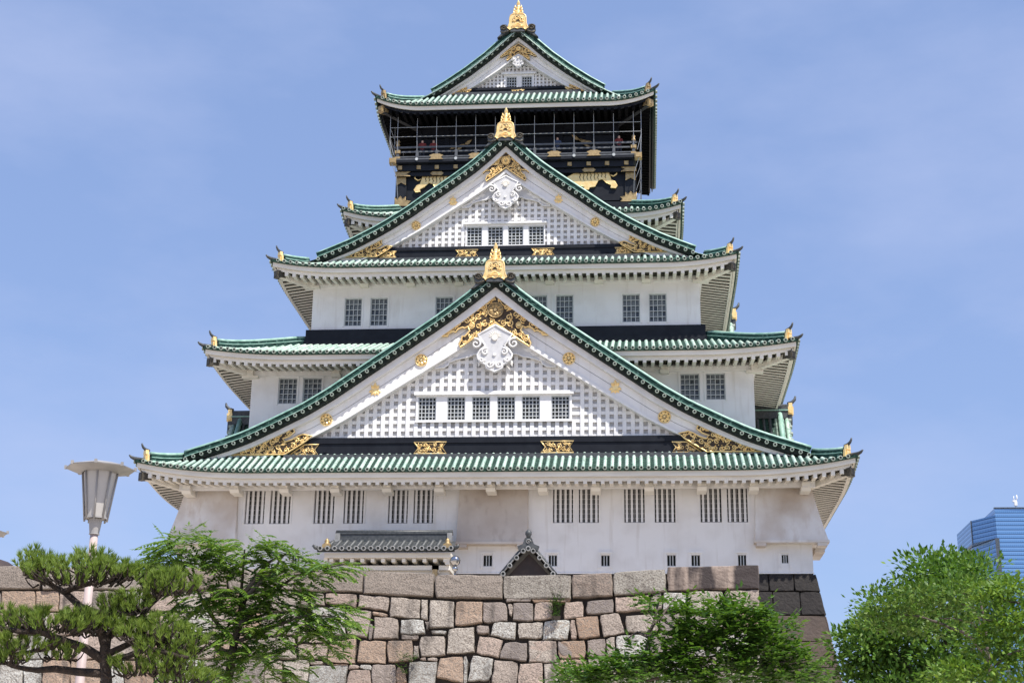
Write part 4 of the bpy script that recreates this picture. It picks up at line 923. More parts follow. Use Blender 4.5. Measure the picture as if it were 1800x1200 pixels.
S4 = [[(175,145),(310,148),(312,215),(165,225)],[(322,148),(508,152),(500,228),(318,205)],[(525,158),(708,170),(695,250),(518,225)],[(715,172),(897,185),(890,295),(710,285)],
 [(905,185),(940,185),(938,310),(900,300)],[(955,188),(1100,195),(1095,350),(950,355)],[(1112,196),(1273,200),(1270,325),(1110,343)],[(1280,203),(1418,205),(1428,310),(1278,325)],
 [(1423,212),(1458,212),(1452,292),(1428,245)],[(1465,205),(1583,207),(1580,315),(1460,310)],[(1592,208),(1700,200),(1695,300),(1588,310)],[(1420,182),(1570,182),(1568,198),(1420,198)],[(1575,182),(1810,182),(1800,198),(1580,198)],
 [(440,245),(598,252),(570,415),(450,395)],[(606,252),(700,272),(690,290),(606,275)],[(618,290),(760,300),(757,415),(612,425)],[(780,305),(915,312),(922,385),(775,395)],[(780,398),(880,405),(880,432),(778,425)],
 [(583,335),(608,335),(602,425),(580,425)],[(928,320),(948,320),(945,365),(930,365)],[(962,370),(1057,372),(1054,392),(962,390)],[(1065,365),(1220,352),(1222,500),(1060,512)],[(1235,345),(1310,340),(1310,390),(1240,390)],
 [(1345,325),(1478,320),(1470,425),(1325,400)],[(1488,328),(1640,325),(1637,420),(1495,415)],[(1655,322),(1800,318),(1795,420),(1650,420)],[(345,440),(420,430),(505,425),(495,575),(330,560)],[(525,435),(688,438),(680,570),(515,565)],
 [(695,435),(848,432),(845,550),(700,565)],[(858,465),(887,465),(884,535),(856,535)],[(895,410),(1045,405),(1045,520),(895,528)],[(1260,408),(1402,428),(1372,535),(1235,510)],[(1410,445),(1548,448),(1540,560),(1378,540)],
 [(1565,440),(1722,435),(1725,560),(1555,562)],[(1732,440),(1830,450),(1835,540),(1745,525)],[(65,560),(218,552),(210,692),(80,690)],[(228,555),(300,560),(300,580),(228,580)],[(225,590),(455,585),(430,720),(210,720)],
 [(470,580),(520,578),(525,605),(462,605)],[(530,580),(597,580),(597,608),(530,605)],[(465,618),(592,612),(592,720),(440,720)],[(605,580),(745,578),(745,720),(600,720)],[(752,600),(790,600),(815,692),(752,692)],
 [(830,565),(1000,562),(975,720),(825,720)],[(1015,540),(1155,528),(1158,690),(990,655)],[(896,538),(930,538),(932,552),(896,552)],[(938,538),(1000,538),(1000,558),(942,558)],[(1162,530),(1182,530),(1180,690),(1160,690)],
 [(1215,522),(1340,545),(1318,672),(1185,675)],[(1350,550),(1490,565),(1480,720),(1330,690)],[(1500,575),(1640,570),(1640,720),(1490,720)],[(1650,580),(1830,560),(1830,720),(1650,720)],[(330,575),(455,578),(455,583),(330,583)],[(10,150),(160,142),(160,225),(10,230)],[(240,235),(430,232),(440,395),(260,400)],[(150,410),(335,405),(325,540),(160,545)]]
S5 = [[(320,180),(465,165),(465,238),(318,248)],[(200,185),(300,178),(302,265),(195,275)],[(480,158),(665,145),(665,225),(485,235)],[(675,150),(735,132),(740,222),(680,228)],[(745,130),(870,128),(870,220),(745,222)],[(885,125),(1075,120),(1075,230),(885,240)],[(1085,120),(1275,115),(1275,215),(1085,218)],
 [(85,290),(225,280),(215,385),(80,390)],[(232,280),(252,280),(265,385),(230,385)],[(260,270),(380,258),(395,375),(275,385)],[(390,255),(500,240),(530,350),(415,375)],[(535,258),(720,245),(715,345),(540,350)],[(0,398),(150,398),(153,515),(0,515)],[(162,402),(305,395),(315,490),(165,495)],
 [(325,395),(420,388),(425,480),(330,490)],[(430,385),(475,378),(470,480),(432,480)],[(485,372),(660,362),(665,480),(485,485)],[(730,250),(880,245),(880,345),(730,345)],[(890,250),(1070,240),(1070,350),(890,350)],[(1080,228),(1275,225),(1275,345),(1080,345)],
 [(670,360),(850,355),(850,480),(675,480)],[(860,360),(1060,358),(1060,480),(860,480)],[(1070,355),(1275,352),(1275,480),(1070,480)],[(165,505),(320,500),(320,632),(160,632)],[(330,500),(500,495),(500,632),(330,632)],[(510,495),(700,490),(700,632),(510,632)],[(710,490),(900,490),(900,632),(710,632)],[(910,490),(1090,490),(1090,632),(910,632)],[(1100,490),(1275,490),(1275,632),(1100,632)]]
st = MB()
for s in S4: stone(st, [wp(*c4(*p)) for p in s], NW)
for s in S5: stone(st, [wp(*c5(*p)) for p in s], NW)
def course(mb, x0, x1, ya, yb, wmin, wmax, jit=3.0):
    x = x0; prev = (0, 0)
    while x < x1-3:
        w_ = min(rs.uniform(wmin, wmax), x1-x); w_ = x1-x if x1-x-w_ < wmin*.6 else w_
        nx = (rs.uniform(-jit, jit), rs.uniform(-jit, jit)); ja, jb = rs.uniform(-jit, jit), rs.uniform(-jit, jit)
        stone(mb, [wp(x+prev[0]+1, ya+1), wp(x+w_+nx[0]-1, ya+1), wp(x+w_+nx[1]-1, yb-1), wp(x+prev[1]+1, yb-1)], NW); prev = nx; x += w_
for ya, yb, xe in ((1038, 1075, 535), (1076, 1116, 548), (1117, 1158, 520), (1159, 1204, 495)): course(st, -380, xe-(12 if ya < 1100 else 0), ya, yb, 32, 60, 3)
for ya, yb in ((1207, 1250), (1250, 1296), (1296, 1344), (1344, 1394), (1394, 1445), (1445, 1500)): course(st, -380, 1332, ya, yb, 36, 66, 4)
st.build('stone_courses', 'granite', wall)
caps = [[(-380,993),(-215,993),(-215,1036),(-380,1036)],[(-212,993),(-70,993),(-70,1036),(-212,1036)],[(-67,994),(69,995),(69,1035),(-67,1036)],[(75,997),(250,997),(250,1036),(75,1036)],[(253,997),(398,998),(398,1036),(253,1036)],[(401,999),(517,1001),(516,1036),(401,1036)]]
caps += [[c4(*q) for q in s] for s in ([(130,8),(548,12),(543,138),(130,132)],[(556,14),(978,28),(976,168),(550,148)],[(986,36),(1395,37),(1393,178),(988,172)],[(1403,42),(1813,36),(1811,180),(1403,178)])]
caps += [[c5(*q) for q in s] for s in ([(238,32),(462,22),(462,148),(240,160)],[(468,20),(757,0),(757,122),(470,145)])] + [[(1172,997),(1333,993),(1334,1034.5),(1175,1037)]]
for i, s in enumerate(caps):
    m = MB(); stone(m, [wp(*p) for p in s], NW, thick=1.3, prot=0.10, bev=0.05, rough=0.018)
    m.build('capstone', 'capstreak' if i == len(caps)-1 else 'capgranite', wall, 'capstone with dark rain streaks' if i == len(caps)-1 else None)
m = MB(); stone(m, [wp(72, 1024), wp(90, 1024), wp(90, 1037), wp(72, 1037)], NW); 
e = MB()
for z0_, z1_ in ((-15.4, -13.4), (-13.4, -11.6), (-11.6, -9.8), (-9.8, -8.0), (-8.0, -6.3), (-6.3, -4.75), (-4.72, -3.4)):
    y = WY-WB*(WZ-z0_)+.2
    while y < -2.9:
        y2 = min(y+rs.uniform(1.2, 2.4), -2.8); stone(e, [(12.25, y, z0_+.02), (12.25, y2-.03, z0_+.02), (12.25, y2-.03, z1_-.02), (12.25, y, z1_-.02)], (1, 0, 0)); y = y2
e.build('end_courses', 'granite', wall)
# ---- the tower's own stone base
basew = thing('stone_base', 'dark soot-stained squared stone base under the right corner of the white tower', 'stone base', (0, YC, GZ))
BT = -1.2; BB = 0.17; bx = lambda z, x: x + BB*(BT-z)
b = MB(); xt, yt = 16.2, 0.12; d = BB*(BT-GZ)
b.hexa([(-xt-d, yt-d, GZ), (xt+d, yt-d, GZ), (xt+d, 2*YC+d, GZ), (-xt-d, 2*YC+d, GZ), (-xt, yt, BT-.01), (xt, yt, BT-.01), (xt, 2*YC, BT-.01), (-xt, 2*YC, BT-.01)]); b.build('base_core', 'joint', basew)
NB = Vector((0, -1, BB)).normalized(); fp = lambda x, z: (x, -BB*(BT-z), z)
def brow(mb, z1_, z0_, cuts):
    for a, c in zip(cuts, cuts[1:]):
        xa1, xa0 = (a, a) if a < 16 else (bx(z1_, 16.3), bx(z0_, 16.3)); xc1, xc0 = (c, c) if c < 16 else (bx(z1_, 16.3), bx(z0_, 16.3))
        stone(mb, [fp(xa1+.01, z1_-.01), fp(xc1-.01, z1_-.01), fp(xc0-.01, z0_+.01), fp(xa0+.01, z0_+.01)], NB, prot=0.05, bev=0.03, rough=0.008, gap=0.004)
def srow(mb, z1_, z0_, st_):
    y = 0
    while y < 2*YC:
        y2 = min(y+st_*rs.uniform(.8, 1.2), 2*YC); a1, a0 = -BB*(BT-z1_) if y == 0 else y, -BB*(BT-z0_) if y == 0 else y
        stone(mb, [(bx(z0_, 16.27), a0+.01, z0_+.01), (bx(z0_, 16.27), y2-.01, z0_+.01), (bx(z1_, 16.27), y2-.01, z1_-.01), (bx(z1_, 16.27), a1+.01, z1_-.01)], (1, 0, BB), prot=0.05, bev=0.03, rough=0.008, gap=0.004); y = y2
m = MB(); zr = [-1.22, -2.12, -3.33]
brow(m, zr[0], zr[1], [9.4, 10.9, 12.4, 13.95, 15.2, 17]); brow(m, zr[1], zr[2], [9.4, 11.2, 12.7, 14.1, 15.45, 17]); srow(m, zr[0], zr[1], 2.2); srow(m, zr[1], zr[2], 2.0)
m.build('dark_courses', 'granitedark', basew, 'blackened upper courses of the stone base')
m = MB(); zr = [-3.33, -4.62, -5.9, -7.2, -8.6, -10.0, -11.6, -13.4, -15.4]
for i in range(len(zr)-1): brow(m, zr[i], zr[i+1], ([10.5, 13.4, 17] if i % 2 == 0 else [10.5, 12.2, 15.0, 17])); srow(m, zr[i], zr[i+1], 2.6)
m.build('brown_courses', 'granitebrown', basew, 'brown lower courses of the stone base')

# ================================================================== small structures
wh = thing('well_house', 'small gabled roof of dark grey tiles peeking over the stone wall', 'well house', (2.5, -7.5, -4.2))
AX, AZ, yf, yb, hw_, ez = 2.52, -1.62, -9.0, -6.2, 1.25, -2.80
pr = [(0, AZ+.22), (.4, AZ-.15), (.8, AZ-.62), (hw_, ez)]
mb = MB()
for s in (-1, 1):
    mb.loft([[(AX+s*a, y, z) for y in (yf, yb)] for a, z in pr], 0, closed=False, caps=False); mb.loft([[(AX+s*a, y, z-.12) for y in (yf+.05, yb)] for a, z in pr], 0, closed=False, caps=False)
    for i in range(8): y = yf+.18+i*.36; half_row(mb, [(AX+s*a, y, z+.01) for a, z in pr], (0, 1, 0), .09)
    for t in (0.18, 0.42, 0.66, 0.9):
        a = hw_*t; z = interp(pr, a); tile_end(mb, (AX+s*a, yf-.02, z-.02), (0, -1, 0), 0.115, 1, 2)
    mb.tube([(AX+s*a, yf+.12, z+.14) for a, z in pr], 0.08, 6, 0); mb.tube([(AX+s*a, yf+.0, z+.05) for a, z in pr], 0.035, 5, 1)
tile_end(mb, (AX, yf-.02, AZ+.1), (0, -1, 0), 0.12, 1, 2)
wr = mb.build('roof', ('grey', 'rimgrey', 'hole'), wh)
p = MB(); p.prism([(AX-.28, AZ+.12), (AX+.28, AZ+.12), (AX+.42, AZ-.02), (AX+.5, AZ+.2), (AX+.26, AZ+.3), (AX+.15, AZ+.58), (AX-.15, AZ+.58), (AX-.26, AZ+.3), (AX-.5, AZ+.2), (AX-.42, AZ-.02)], yf-.06, yf+.12, 0); p.lathe([(.1, 0), (.1, .1), (.15, .2), (.14, .32), (.03, .42)], (AX, yf+.05, AZ+.56), 10, 0); curl(p, AX, AZ+.4, .12, 1, 0, yf-.08, .025, 1)
p.box(AX-.13, AX+.13, yf+.12, yb, AZ+.1, AZ+.5); p.build('ridge', ('grey', 'rimgrey'), wr)
b = MB(); b.prism([(AX, AZ-.05), (AX+1.05, ez+.02), (AX-1.05, ez+.02)], yf+.5, yf+.56); b.build('gable_board', 'brownroof', wh)
for x in (-.95, .95):
    for y in (yf+.45, yb-.3): q = MB(); q.box(AX+x-.09, AX+x+.09, y-.09, y+.09, -4.2, ez+.1); q.build('post', 'brownroof', wh)
b = MB(); b.box(AX-1.1, AX+1.1, yf+.38, yf+.52, ez-.12, ez+.02); b.build('tie_beam', 'brownroof', wh)
gl = thing('globe_lamp', 'mirror globe on a smaller ball beside the porch, just above the stone wall', 'globe lamp', (-1.28, -5, -4.2))
sph = lambda r, n=12: [(max(.002, r*math.sin(i*math.pi/n)), -r*math.cos(i*math.pi/n)) for i in range(n+1)]
b = MB(); b.lathe(sph(.25), (-1.28, -5, -1.38), 20); b.build('globe', 'chrome', gl)
b = MB(); b.lathe(sph(.14), (-1.28, -5, -1.76), 16); b.tube([(-1.28, -5, -4.2), (-1.28, -5, -1.85)], .05, 8); b.build('post', 'chrome', gl)
b = MB(); b.lathe([(.255, -.015), (.262, 0), (.255, .015)], (-1.28, -5, -1.37), 20); b.build('ring', 'bronze', gl)
cn = at(-22, 996, -10); um = thing('canopy', 'rounded dark brown canopy peeking over the stone wall at the far left', 'canopy', (cn.x, cn.y, -4.2))
b = MB(); b.lathe([(1.62, 0), (1.6, .08), (1.35, .34), (.95, .58), (.5, .72), (.05, .76)], (cn.x, cn.y, cn.z-.35), 16); b.build('canopy_top', 'brownroof', um)
b = MB(); b.tube([(cn.x, cn.y, -4.2), (cn.x, cn.y, cn.z+.2)], .05, 8); b.build('pole', 'lampgrey', um)
def street_lamp(base, label):
    t = thing('street_lamp', label, 'street lamp', base, 'lantern street lamps'); X, Y = base[0], base[1]; H = GZ
    oct_ = lambda r, z, n=8, a0=0.2: [(X+r*math.cos(a0+k*2*math.pi/n), Y+r*math.sin(a0+k*2*math.pi/n), H+z) for k in range(n)]
    b = MB(); b.loft([oct_(.515, 6.775), oct_(.52, 6.79), oct_(.24, 6.87), oct_(.05, 6.90)], 0); b.loft([oct_(.51, 6.774), oct_(.27, 6.72)], 0, caps=False)
    for p in oct_(.515, 6.79): b.box(p[0]-.018, p[0]+.018, p[1]-.018, p[1]+.018, p[2]-.02, p[2]+.035)
    b.build('lamp_hat', 'lampgrey', t)
    b = MB(); b.loft([oct_(.155, 6.03), oct_(.248, 6.725)], 0); sh = b.build('lamp_shade', 'lamppanel', t)
    b = MB()
    for p, q in zip(oct_(.165, 5.98), oct_(.262, 6.725)): b.tube([p, q], .016, 5, 0)
    b.loft([oct_(.172, 6.02), oct_(.172, 6.05), oct_(.15, 6.05), oct_(.15, 6.02)], 0, caps=False); b.build('lamp_rib', 'lampgrey', sh)
    b = MB(); b.loft([oct_(.072, 5.80, 16), oct_(.102, 6.02, 16)], 0); b.loft([oct_(.078, 5.785, 16), oct_(.078, 5.80, 16)], 0); b.build('collar', 'lampgrey', t)
    b = MB(); b.loft([oct_(.085, 0, 14), oct_(.075, 2.0, 14), oct_(.058, 5.79, 14)], 0, smooth=True); b.loft([oct_(.16, 0, 14), oct_(.15, .35, 14), oct_(.09, .4, 14)], 0); b.build('pole', 'polepink', t)
q = at(177, 822, CPOS.y+22); street_lamp((q.x, q.y, GZ), 'tall lantern street lamp with a wide flat hat, rising behind the pine')
q = at(-37, 934, CPOS.y+27); street_lamp((q.x, q.y, GZ), 'street lamp cut off by the left edge, only the tip of its hat showing')

# ---- distant glass tower
tw = thing('glass_skyscraper', 'tall blue glass skyscraper with horizontal bands, far behind the trees at the right', 'skyscraper', (180, 660, GZ))
def face_block(mb, pts, z0, z1): mb.add([(x, y, z0) for x, y in pts]+[(x, y, z1) for x, y in pts], [tuple(range(len(pts)-1, -1, -1)), tuple(range(len(pts), 2*len(pts)))]+[(i, (i+1) % len(pts), len(pts)+(i+1) % len(pts), len(pts)+i) for i in range(len(pts))])
b = MB(); face_block(b, [(174.66, 650), (245, 651), (245, 700), (174.66, 700)], GZ, 135.6); b.build('main_block', 'tower', tw)
b = MB(); face_block(b, [(166.3, 664), (174.6, 650.1), (174.6, 699), (166.3, 699)], 121.5, 132.4); b.build('upper_wing', 'tower', tw)
b = MB(); face_block(b, [(168.0, 674), (174.6, 650.6), (174.6, 698), (168.0, 698)], GZ, 121.4); b.build('lower_wing', 'tower', tw)
b = MB(); b.box(173.9, 175.6, 649.6, 650.5, GZ, 121.4); b.box(166.0, 166.4, 663.6, 664.4, 121.5, 132.4); b.box(174.4, 245, 649.7, 651, 135.6, 136.1); b.build('corner_fin', 'glass', tw)
b = MB(); ax, ay, az = 185.9, 655, 135.9; b.tube([(ax, ay, az), (ax, ay, az+2.2)], .3, 6); b.box(ax-.7, ax+.7, ay-.6, ay+.6, az+2.0, az+3.9); b.box(ax-1.4, ax+.6, ay-.4, ay+.4, az+3.9, az+4.6); b.tube([(ax-.2, ay, az+4.6), (ax-.8, ay, az+5.4), (ax-.6, ay, az+6.6)], .22, 5); b.tube([(ax+.2, ay, az+4.6), (ax+.9, ay, az+5.6), (ax+.7, ay, az+7.2)], .28, 5)
b.build('antenna', 'white', tw)

# ---- visitors on the balcony
def person(x, y, z, top, label, hgt=1.66, lean=0.0):
    k = hgt/1.7; me = bpy.data.meshes.new('person'); J = {}
    def add(n, p, r): J[n] = (Vector(p)*k, r*k)
    add('pel', (0, 0, .95), .135); add('wst', (0, -lean*.3, 1.1), .125); add('chs', (0, -lean*.7, 1.32), .145); add('nck', (0, -lean, 1.46), .055); add('hd1', (0, -lean-.015, 1.56), .085); add('hd2', (0, -lean-.01, 1.65), .075)
    for s, t in ((-1, 'l'), (1, 'r')):
        add('hip'+t, (s*.1, 0, .9), .09); add('kne'+t, (s*.11, -.01, .48), .06); add('ank'+t, (s*.11, .02, .08), .042); add('toe'+t, (s*.12, -.13, .04), .04)
        add('sho'+t, (s*.19, -lean*.9, 1.4), .062); add('elb'+t, (s*.25, -.05-lean, 1.13), .043); add('wri'+t, (s*.2, -.27-lean, 1.0), .03); add('han'+t, (s*.19, -.36-lean, 1.0), .036)
    names = list(J); E_ = [('pel', 'wst'), ('wst', 'chs'), ('chs', 'nck'), ('nck', 'hd1'), ('hd1', 'hd2')]
    for t in 'lr': E_ += [('pel', 'hip'+t), ('hip'+t, 'kne'+t), ('kne'+t, 'ank'+t), ('ank'+t, 'toe'+t), ('chs', 'sho'+t), ('sho'+t, 'elb'+t), ('elb'+t, 'wri'+t), ('wri'+t, 'han'+t)]
    me.from_pydata([J[n][0] for n in names], [(names.index(a), names.index(b_)) for a, b_ in E_], [])
    o = bpy.data.objects.new('person', me); COL.objects.link(o); sk = o.modifiers.new('skin', 'SKIN')
    for i, n in enumerate(names): me.skin_vertices[0].data[i].radius = (J[n][1], J[n][1]); me.skin_vertices[0].data[i].use_root = n == 'pel'
    sb = o.modifiers.new('sub', 'SUBSURF'); sb.levels = sb.render_levels = 1
    dg = bpy.context.evaluated_depsgraph_get(); nm = bpy.data.meshes.new_from_object(o.evaluated_get(dg)); bpy.data.objects.remove(o)
    nm.name = 'person'
    for m_ in (top, 'jeans', 'skin', 'hair'): nm.materials.append(M[m_])
    for p in nm.polygons:
        c = p.center/k; p.use_smooth = True
        p.material_index = 1 if c.z < .96 and abs(c.x) < .17 and c.y > -.2 else (3 if c.z > 1.62 or (c.z > 1.5 and c.y > -lean+.03) else (2 if c.z > 1.46 or c.y < -.2-lean else 0))
    o = bpy.data.objects.new('person', nm); COL.objects.link(o); o.location = (x, y, z); tag(o, label, 'person', 'visitors on the balcony'); return o
person(-6.0, 10.95, 26.76, 'red', 'person in a red top at the left end of the balcony, behind the net')
person(-5.3, 11.1, 26.76, 'red', 'person in red standing beside the red-topped visitor at the left of the balcony', 1.72)
person(2.65, 11.0, 26.76, 'blue', 'person in a blue top on the balcony, right of the golden roof tip')
person(6.55, 10.95, 26.76, 'red', 'person in a red top at the right end of the balcony')
# ================================================================== plants
rt = random.Random(5)
def rnd_dir(up=0.0):
    while True:
        v = Vector((rt.uniform(-1, 1), rt.uniform(-1, 1), rt.uniform(-1, 1)))
        if 0.05 < v.length < 1: v.normalize(); v.z += up; return v.normalized()
def leaf(mb, p, d, l, w_, nrm=None, fold=0.12):
    d = d.normalized(); s = d.cross(nrm if nrm else rnd_dir(0.8)); s = s.normalized() if s.length > 1e-3 else d.orthogonal().normalized(); n = s.cross(d)
    mb.add([p, p+d*l*.45+s*w_-n*fold*w_, p+d*l, p+d*l*.45-s*w_-n*fold*w_], [(0, 1, 2), (0, 2, 3)])
def limb(mb, pts, r0, r1, n=7, wob=0.0, mi=0):
    P = [Vector(p) for p in pts]; out = []
    for a, b in zip(P, P[1:]):
        k = max(1, int((b-a).length/0.18))
        for j in range(k): out.append(a.lerp(b, j/k)+Vector((rt.uniform(-1, 1), rt.uniform(-1, 1), rt.uniform(-1, 1)))*wob)
    out.append(P[-1]); m = len(out); mb.tube(out, [lerp(r0, r1, i/(m-1)) for i in range(m)], n, mi); return out
# ---- the pine
YP = CPOS.y+18; SC = 18/CF
pp = lambda x, y, dy=0.0: at(x, y, YP+dy)
base = pp(188, 1200); pine = thing('pine_tree', 'gnarled dark-barked pine with layered tufts of needles, left of the street lamp', 'tree', (base.x, base.y, GZ))
tr = MB()
limb(tr, [(base.x+.05, base.y, GZ), (base.x+.02, base.y, -13.6), pp(188, 1195), pp(184, 1150), pp(188, 1112)], .12, .06, 9, .010)
br = [([(186, 1160), (150, 1140), (112, 1122), (70, 1112), (30, 1108), (-15, 1098)], .06, .025, -.25), ([(186, 1185), (140, 1182), (95, 1178), (45, 1178), (0, 1160)], .055, .02, .3), ([(188, 1130), (165, 1085), (140, 1064), (112, 1040), (92, 1024), (72, 1014)], .065, .025, .1),
      ([(140, 1064), (170, 1076), (200, 1080), (235, 1078)], .045, .02, -.15), ([(188, 1120), (215, 1100), (245, 1085), (262, 1062), (285, 1045), (300, 1040)], .05, .02, .35), ([(190, 1160), (225, 1150), (262, 1140), (300, 1150), (330, 1155)], .045, .02, -.3), ([(188, 1150), (230, 1128), (270, 1118), (310, 1110)], .045, .02, .2),
      ([(112, 1040), (140, 1030), (170, 1022), (205, 1020), (228, 1016)], .04, .018, .15), ([(92, 1024), (62, 1012), (46, 1000)], .03, .015, -.1), ([(112, 1122), (80, 1140), (50, 1148), (10, 1150)], .035, .015, .1)]
for pts, r0, r1, dy in br: limb(tr, [pp(x, y, dy*i/(len(pts)-1)) for i, (x, y) in enumerate(pts)], r0, r1, 7, .022)
nd = MB()
def tuft(p, d, l, n):
    d = d.normalized()
    for _ in range(n):
        q = (d + rnd_dir()*0.55).normalized(); s = q.orthogonal().normalized(); s = (Matrix.Rotation(rt.uniform(0, 6.28), 3, q) @ s)*0.0052
        L = l*rt.uniform(.75, 1.1); nd.add([p-s, p+s, p+q*L+s*.3], [(0, 1, 2)])
pads = [(140, 1000, 105, 24, 62), (60, 985, 34, 24, 22), (165, 982, 40, 20, 20), (220, 1000, 30, 14, 12), (90, 1088, 95, 20, 52), (20, 1085, 40, 20, 18), (160, 1090, 60, 22, 30), (240, 1055, 36, 20, 24), (205, 1060, 40, 14, 14), (300, 1022, 55, 20, 34), (275, 1010, 40, 12, 12), (270, 1105, 62, 28, 44), (220, 1098, 40, 18, 18),
        (40, 1125, 60, 16, 22), (20, 1150, 40, 14, 12), (110, 1142, 40, 14, 12), (290, 1150, 55, 30, 34), (240, 1168, 50, 16, 16), (330, 1120, 40, 26, 18), (330, 1185, 50, 16, 16)]
for cx, cy, rx, ry, n in pads:
    for _ in range(int(n*2.2)):
        a = rt.uniform(0, 6.283); q = math.sqrt(rt.random()); x, y = cx+rx*q*math.cos(a), cy+ry*q*math.sin(a)*.9; dy = rt.uniform(-.35, .35)*(rx/60)
        p = pp(x, y, dy); b0 = pp(lerp(x, cx, .35), cy+ry*rt.uniform(.9, 1.3), dy*.6); tip = Vector(p)
        d = Vector((rt.uniform(-.45, .45)+(x-cx)/rx*.45, rt.uniform(-.5, .3), 1.0)).normalized()
        m = b0.lerp(tip, .5)+Vector((rt.uniform(-.05, .05), rt.uniform(-.05, .05), rt.uniform(-.04, .02)))
        if rt.random() < .6: tr.tube([b0, m, tip], [.012, .009, .006], 5)
        tuft(tip, d, rt.uniform(.08, .13), 30); tuft(tip-d*.05, d, rt.uniform(.07, .11), 22)
    for _ in range(max(3, n//4)):      # twisted bare twigs below the pad
        x = cx+rx*rt.uniform(-.85, .85); y = cy+ry*rt.uniform(.5, 1.2); dy = rt.uniform(-.2, .2); k = rt.choice((-1, 1))
        limb(tr, [pp(x, y, dy), pp(x+k*9, y+5, dy), pp(x+k*18, y-2, dy), pp(x+k*24, y-12, dy)], .015, .006, 5, .008)
tr.build('trunk', 'bark', pine); nd.build('crown', 'needle', pine)
# ---- the tree with feathery leaves
YL = CPOS.y+24; pl = lambda x, y, dy=0.0: at(x, y, YL+dy); b0 = pl(402, 1195)
lt = thing('feathery_leaf_tree', 'bright green tree with drooping feathery compound leaves, between the pine and the porch', 'tree', (b0.x, b0.y, GZ))
tr = MB(); limb(tr, [(b0.x-.1, b0.y, GZ), (b0.x-.05, b0.y, -12.6), pl(400, 1195), pl(412, 1130), pl(422, 1085), pl(432, 1040)], .15, .05, 9, .01)
for pts in ([(412, 1130), (370, 1080), (335, 1020), (315, 975)], [(422, 1085), (425, 1020), (430, 965)], [(418, 1100), (470, 1050), (520, 1010), (560, 1000), (600, 992)], [(412, 1130), (480, 1100), (540, 1080), (600, 1085)], [(405, 1160), (470, 1150), (530, 1130), (580, 1130)], [(408, 1150), (350, 1120), (320, 1090)], [(430, 1050), (480, 1000), (500, 975)], [(432, 1040), (470, 990), (520, 965)]):
    limb(tr, [pl(x, y, rt.uniform(-.5, .5)) for x, y in pts], .04, .012, 6, .012)
tr.build('trunk', 'barkgrey', lt)
lf = MB()
def compound(p, d, l, n, droop):
    d = d.normalized(); pts = [p]; q = d.copy()
    for i in range(n): q = (q+Vector((0, 0, -droop))).normalized(); pts.append(pts[-1]+q*l/n)
    for i in range(1, n+1):
        t = (pts[i]-pts[i-1]).normalized(); s = t.cross(Vector((0, 0, 1))); s = s.normalized() if s.length > .05 else Vector((1, 0, 0)); k = math.sin((i+.6)/(n+1.2)*math.pi)
        for e in (-1, 1): leaf(lf, pts[i], s*e+t*.55+Vector((0, 0, -.28)), .125*(.55+.45*k), .024, Vector((0, 0, 1))+rnd_dir()*.35)
    leaf(lf, pts[-1], q, .10, .022, Vector((0, 0, 1)))
cl = [(330, 965, 55, 22, 36), (300, 985, 35, 26, 24), (285, 1000, 24, 20, 10), (352, 990, 45, 22, 26), (430, 962, 62, 18, 34), (485, 985, 50, 20, 28), (410, 985, 40, 14, 16), (560, 1003, 62, 11, 22), (605, 992, 20, 8, 8), (520, 1010, 40, 26, 24), (350, 1030, 60, 30, 40), (430, 1030, 40, 30, 24), (450, 1050, 80, 26, 46), (500, 1040, 40, 30, 24), (380, 1075, 70, 30, 44), (560, 1085, 70, 28, 52), (600, 1105, 34, 26, 22), (490, 1095, 70, 30, 46), (420, 1125, 70, 30, 40), (520, 1140, 70, 26, 36), (370, 1140, 60, 30, 34), (450, 1175, 90, 24, 46), (360, 1185, 60, 20, 24), (340, 1100, 40, 30, 20), (470, 960, 20, 10, 6), (325, 945, 22, 10, 7)]
for cx, cy, rx, ry, n in cl:
    for _ in range(int(n*1.65)):
        a = rt.uniform(0, 6.283); q = math.sqrt(rt.random()); p = pl(cx-(14 if cx > 540 else 0)+rx*q*math.cos(a), cy+ry*q*math.sin(a), rt.uniform(-.7, .7))
        o = Vector((math.cos(a)*.9, rt.uniform(-.9, .4), rt.uniform(-.1, .55))); compound(p, o, rt.uniform(.26, .44), rt.choice((7, 8, 9)), rt.uniform(.05, .16))
lf.build('crown', 'pinnate', lt)
# ---- leafy shrub before the right part of the wall
YB = CPOS.y+31; pb = lambda x, y, dy=0.0: at(x, y, YB+dy); b0 = pb(1150, 1200)
sh = thing('bushy_tree', 'bright green bushy young tree in front of the wall\'s right part', 'tree', (b0.x, b0.y, GZ))
tr = MB(); limb(tr, [(b0.x+.1, b0.y, GZ), (b0.x, b0.y, -12.4), pb(1128, 1190), pb(1140, 1120), pb(1152, 1080), pb(1158, 1055)], .10, .02, 8, .012)
for pts in ([(1128, 1190), (1100, 1160), (1085, 1145)], [(1140, 1120), (1120, 1110), (1100, 1125)], [(1152, 1080), (1170, 1090), (1190, 1110)], [(1130, 1180), (1200, 1140), (1260, 1100), (1300, 1080)], [(1130, 1190), (1220, 1160), (1300, 1140), (1370, 1110), (1420, 1095)], [(1135, 1195), (1260, 1180), (1360, 1165), (1440, 1150)], [(1130, 1190), (1060, 1170), (1000, 1165)], [(1140, 1110), (1180, 1060), (1190, 1045)]):
    limb(tr, [pb(x, y, rt.uniform(-.5, .5)) for x, y in pts], .035, .010, 6, .014)
tr.build('trunk', 'barkgrey', sh)
lf = MB()
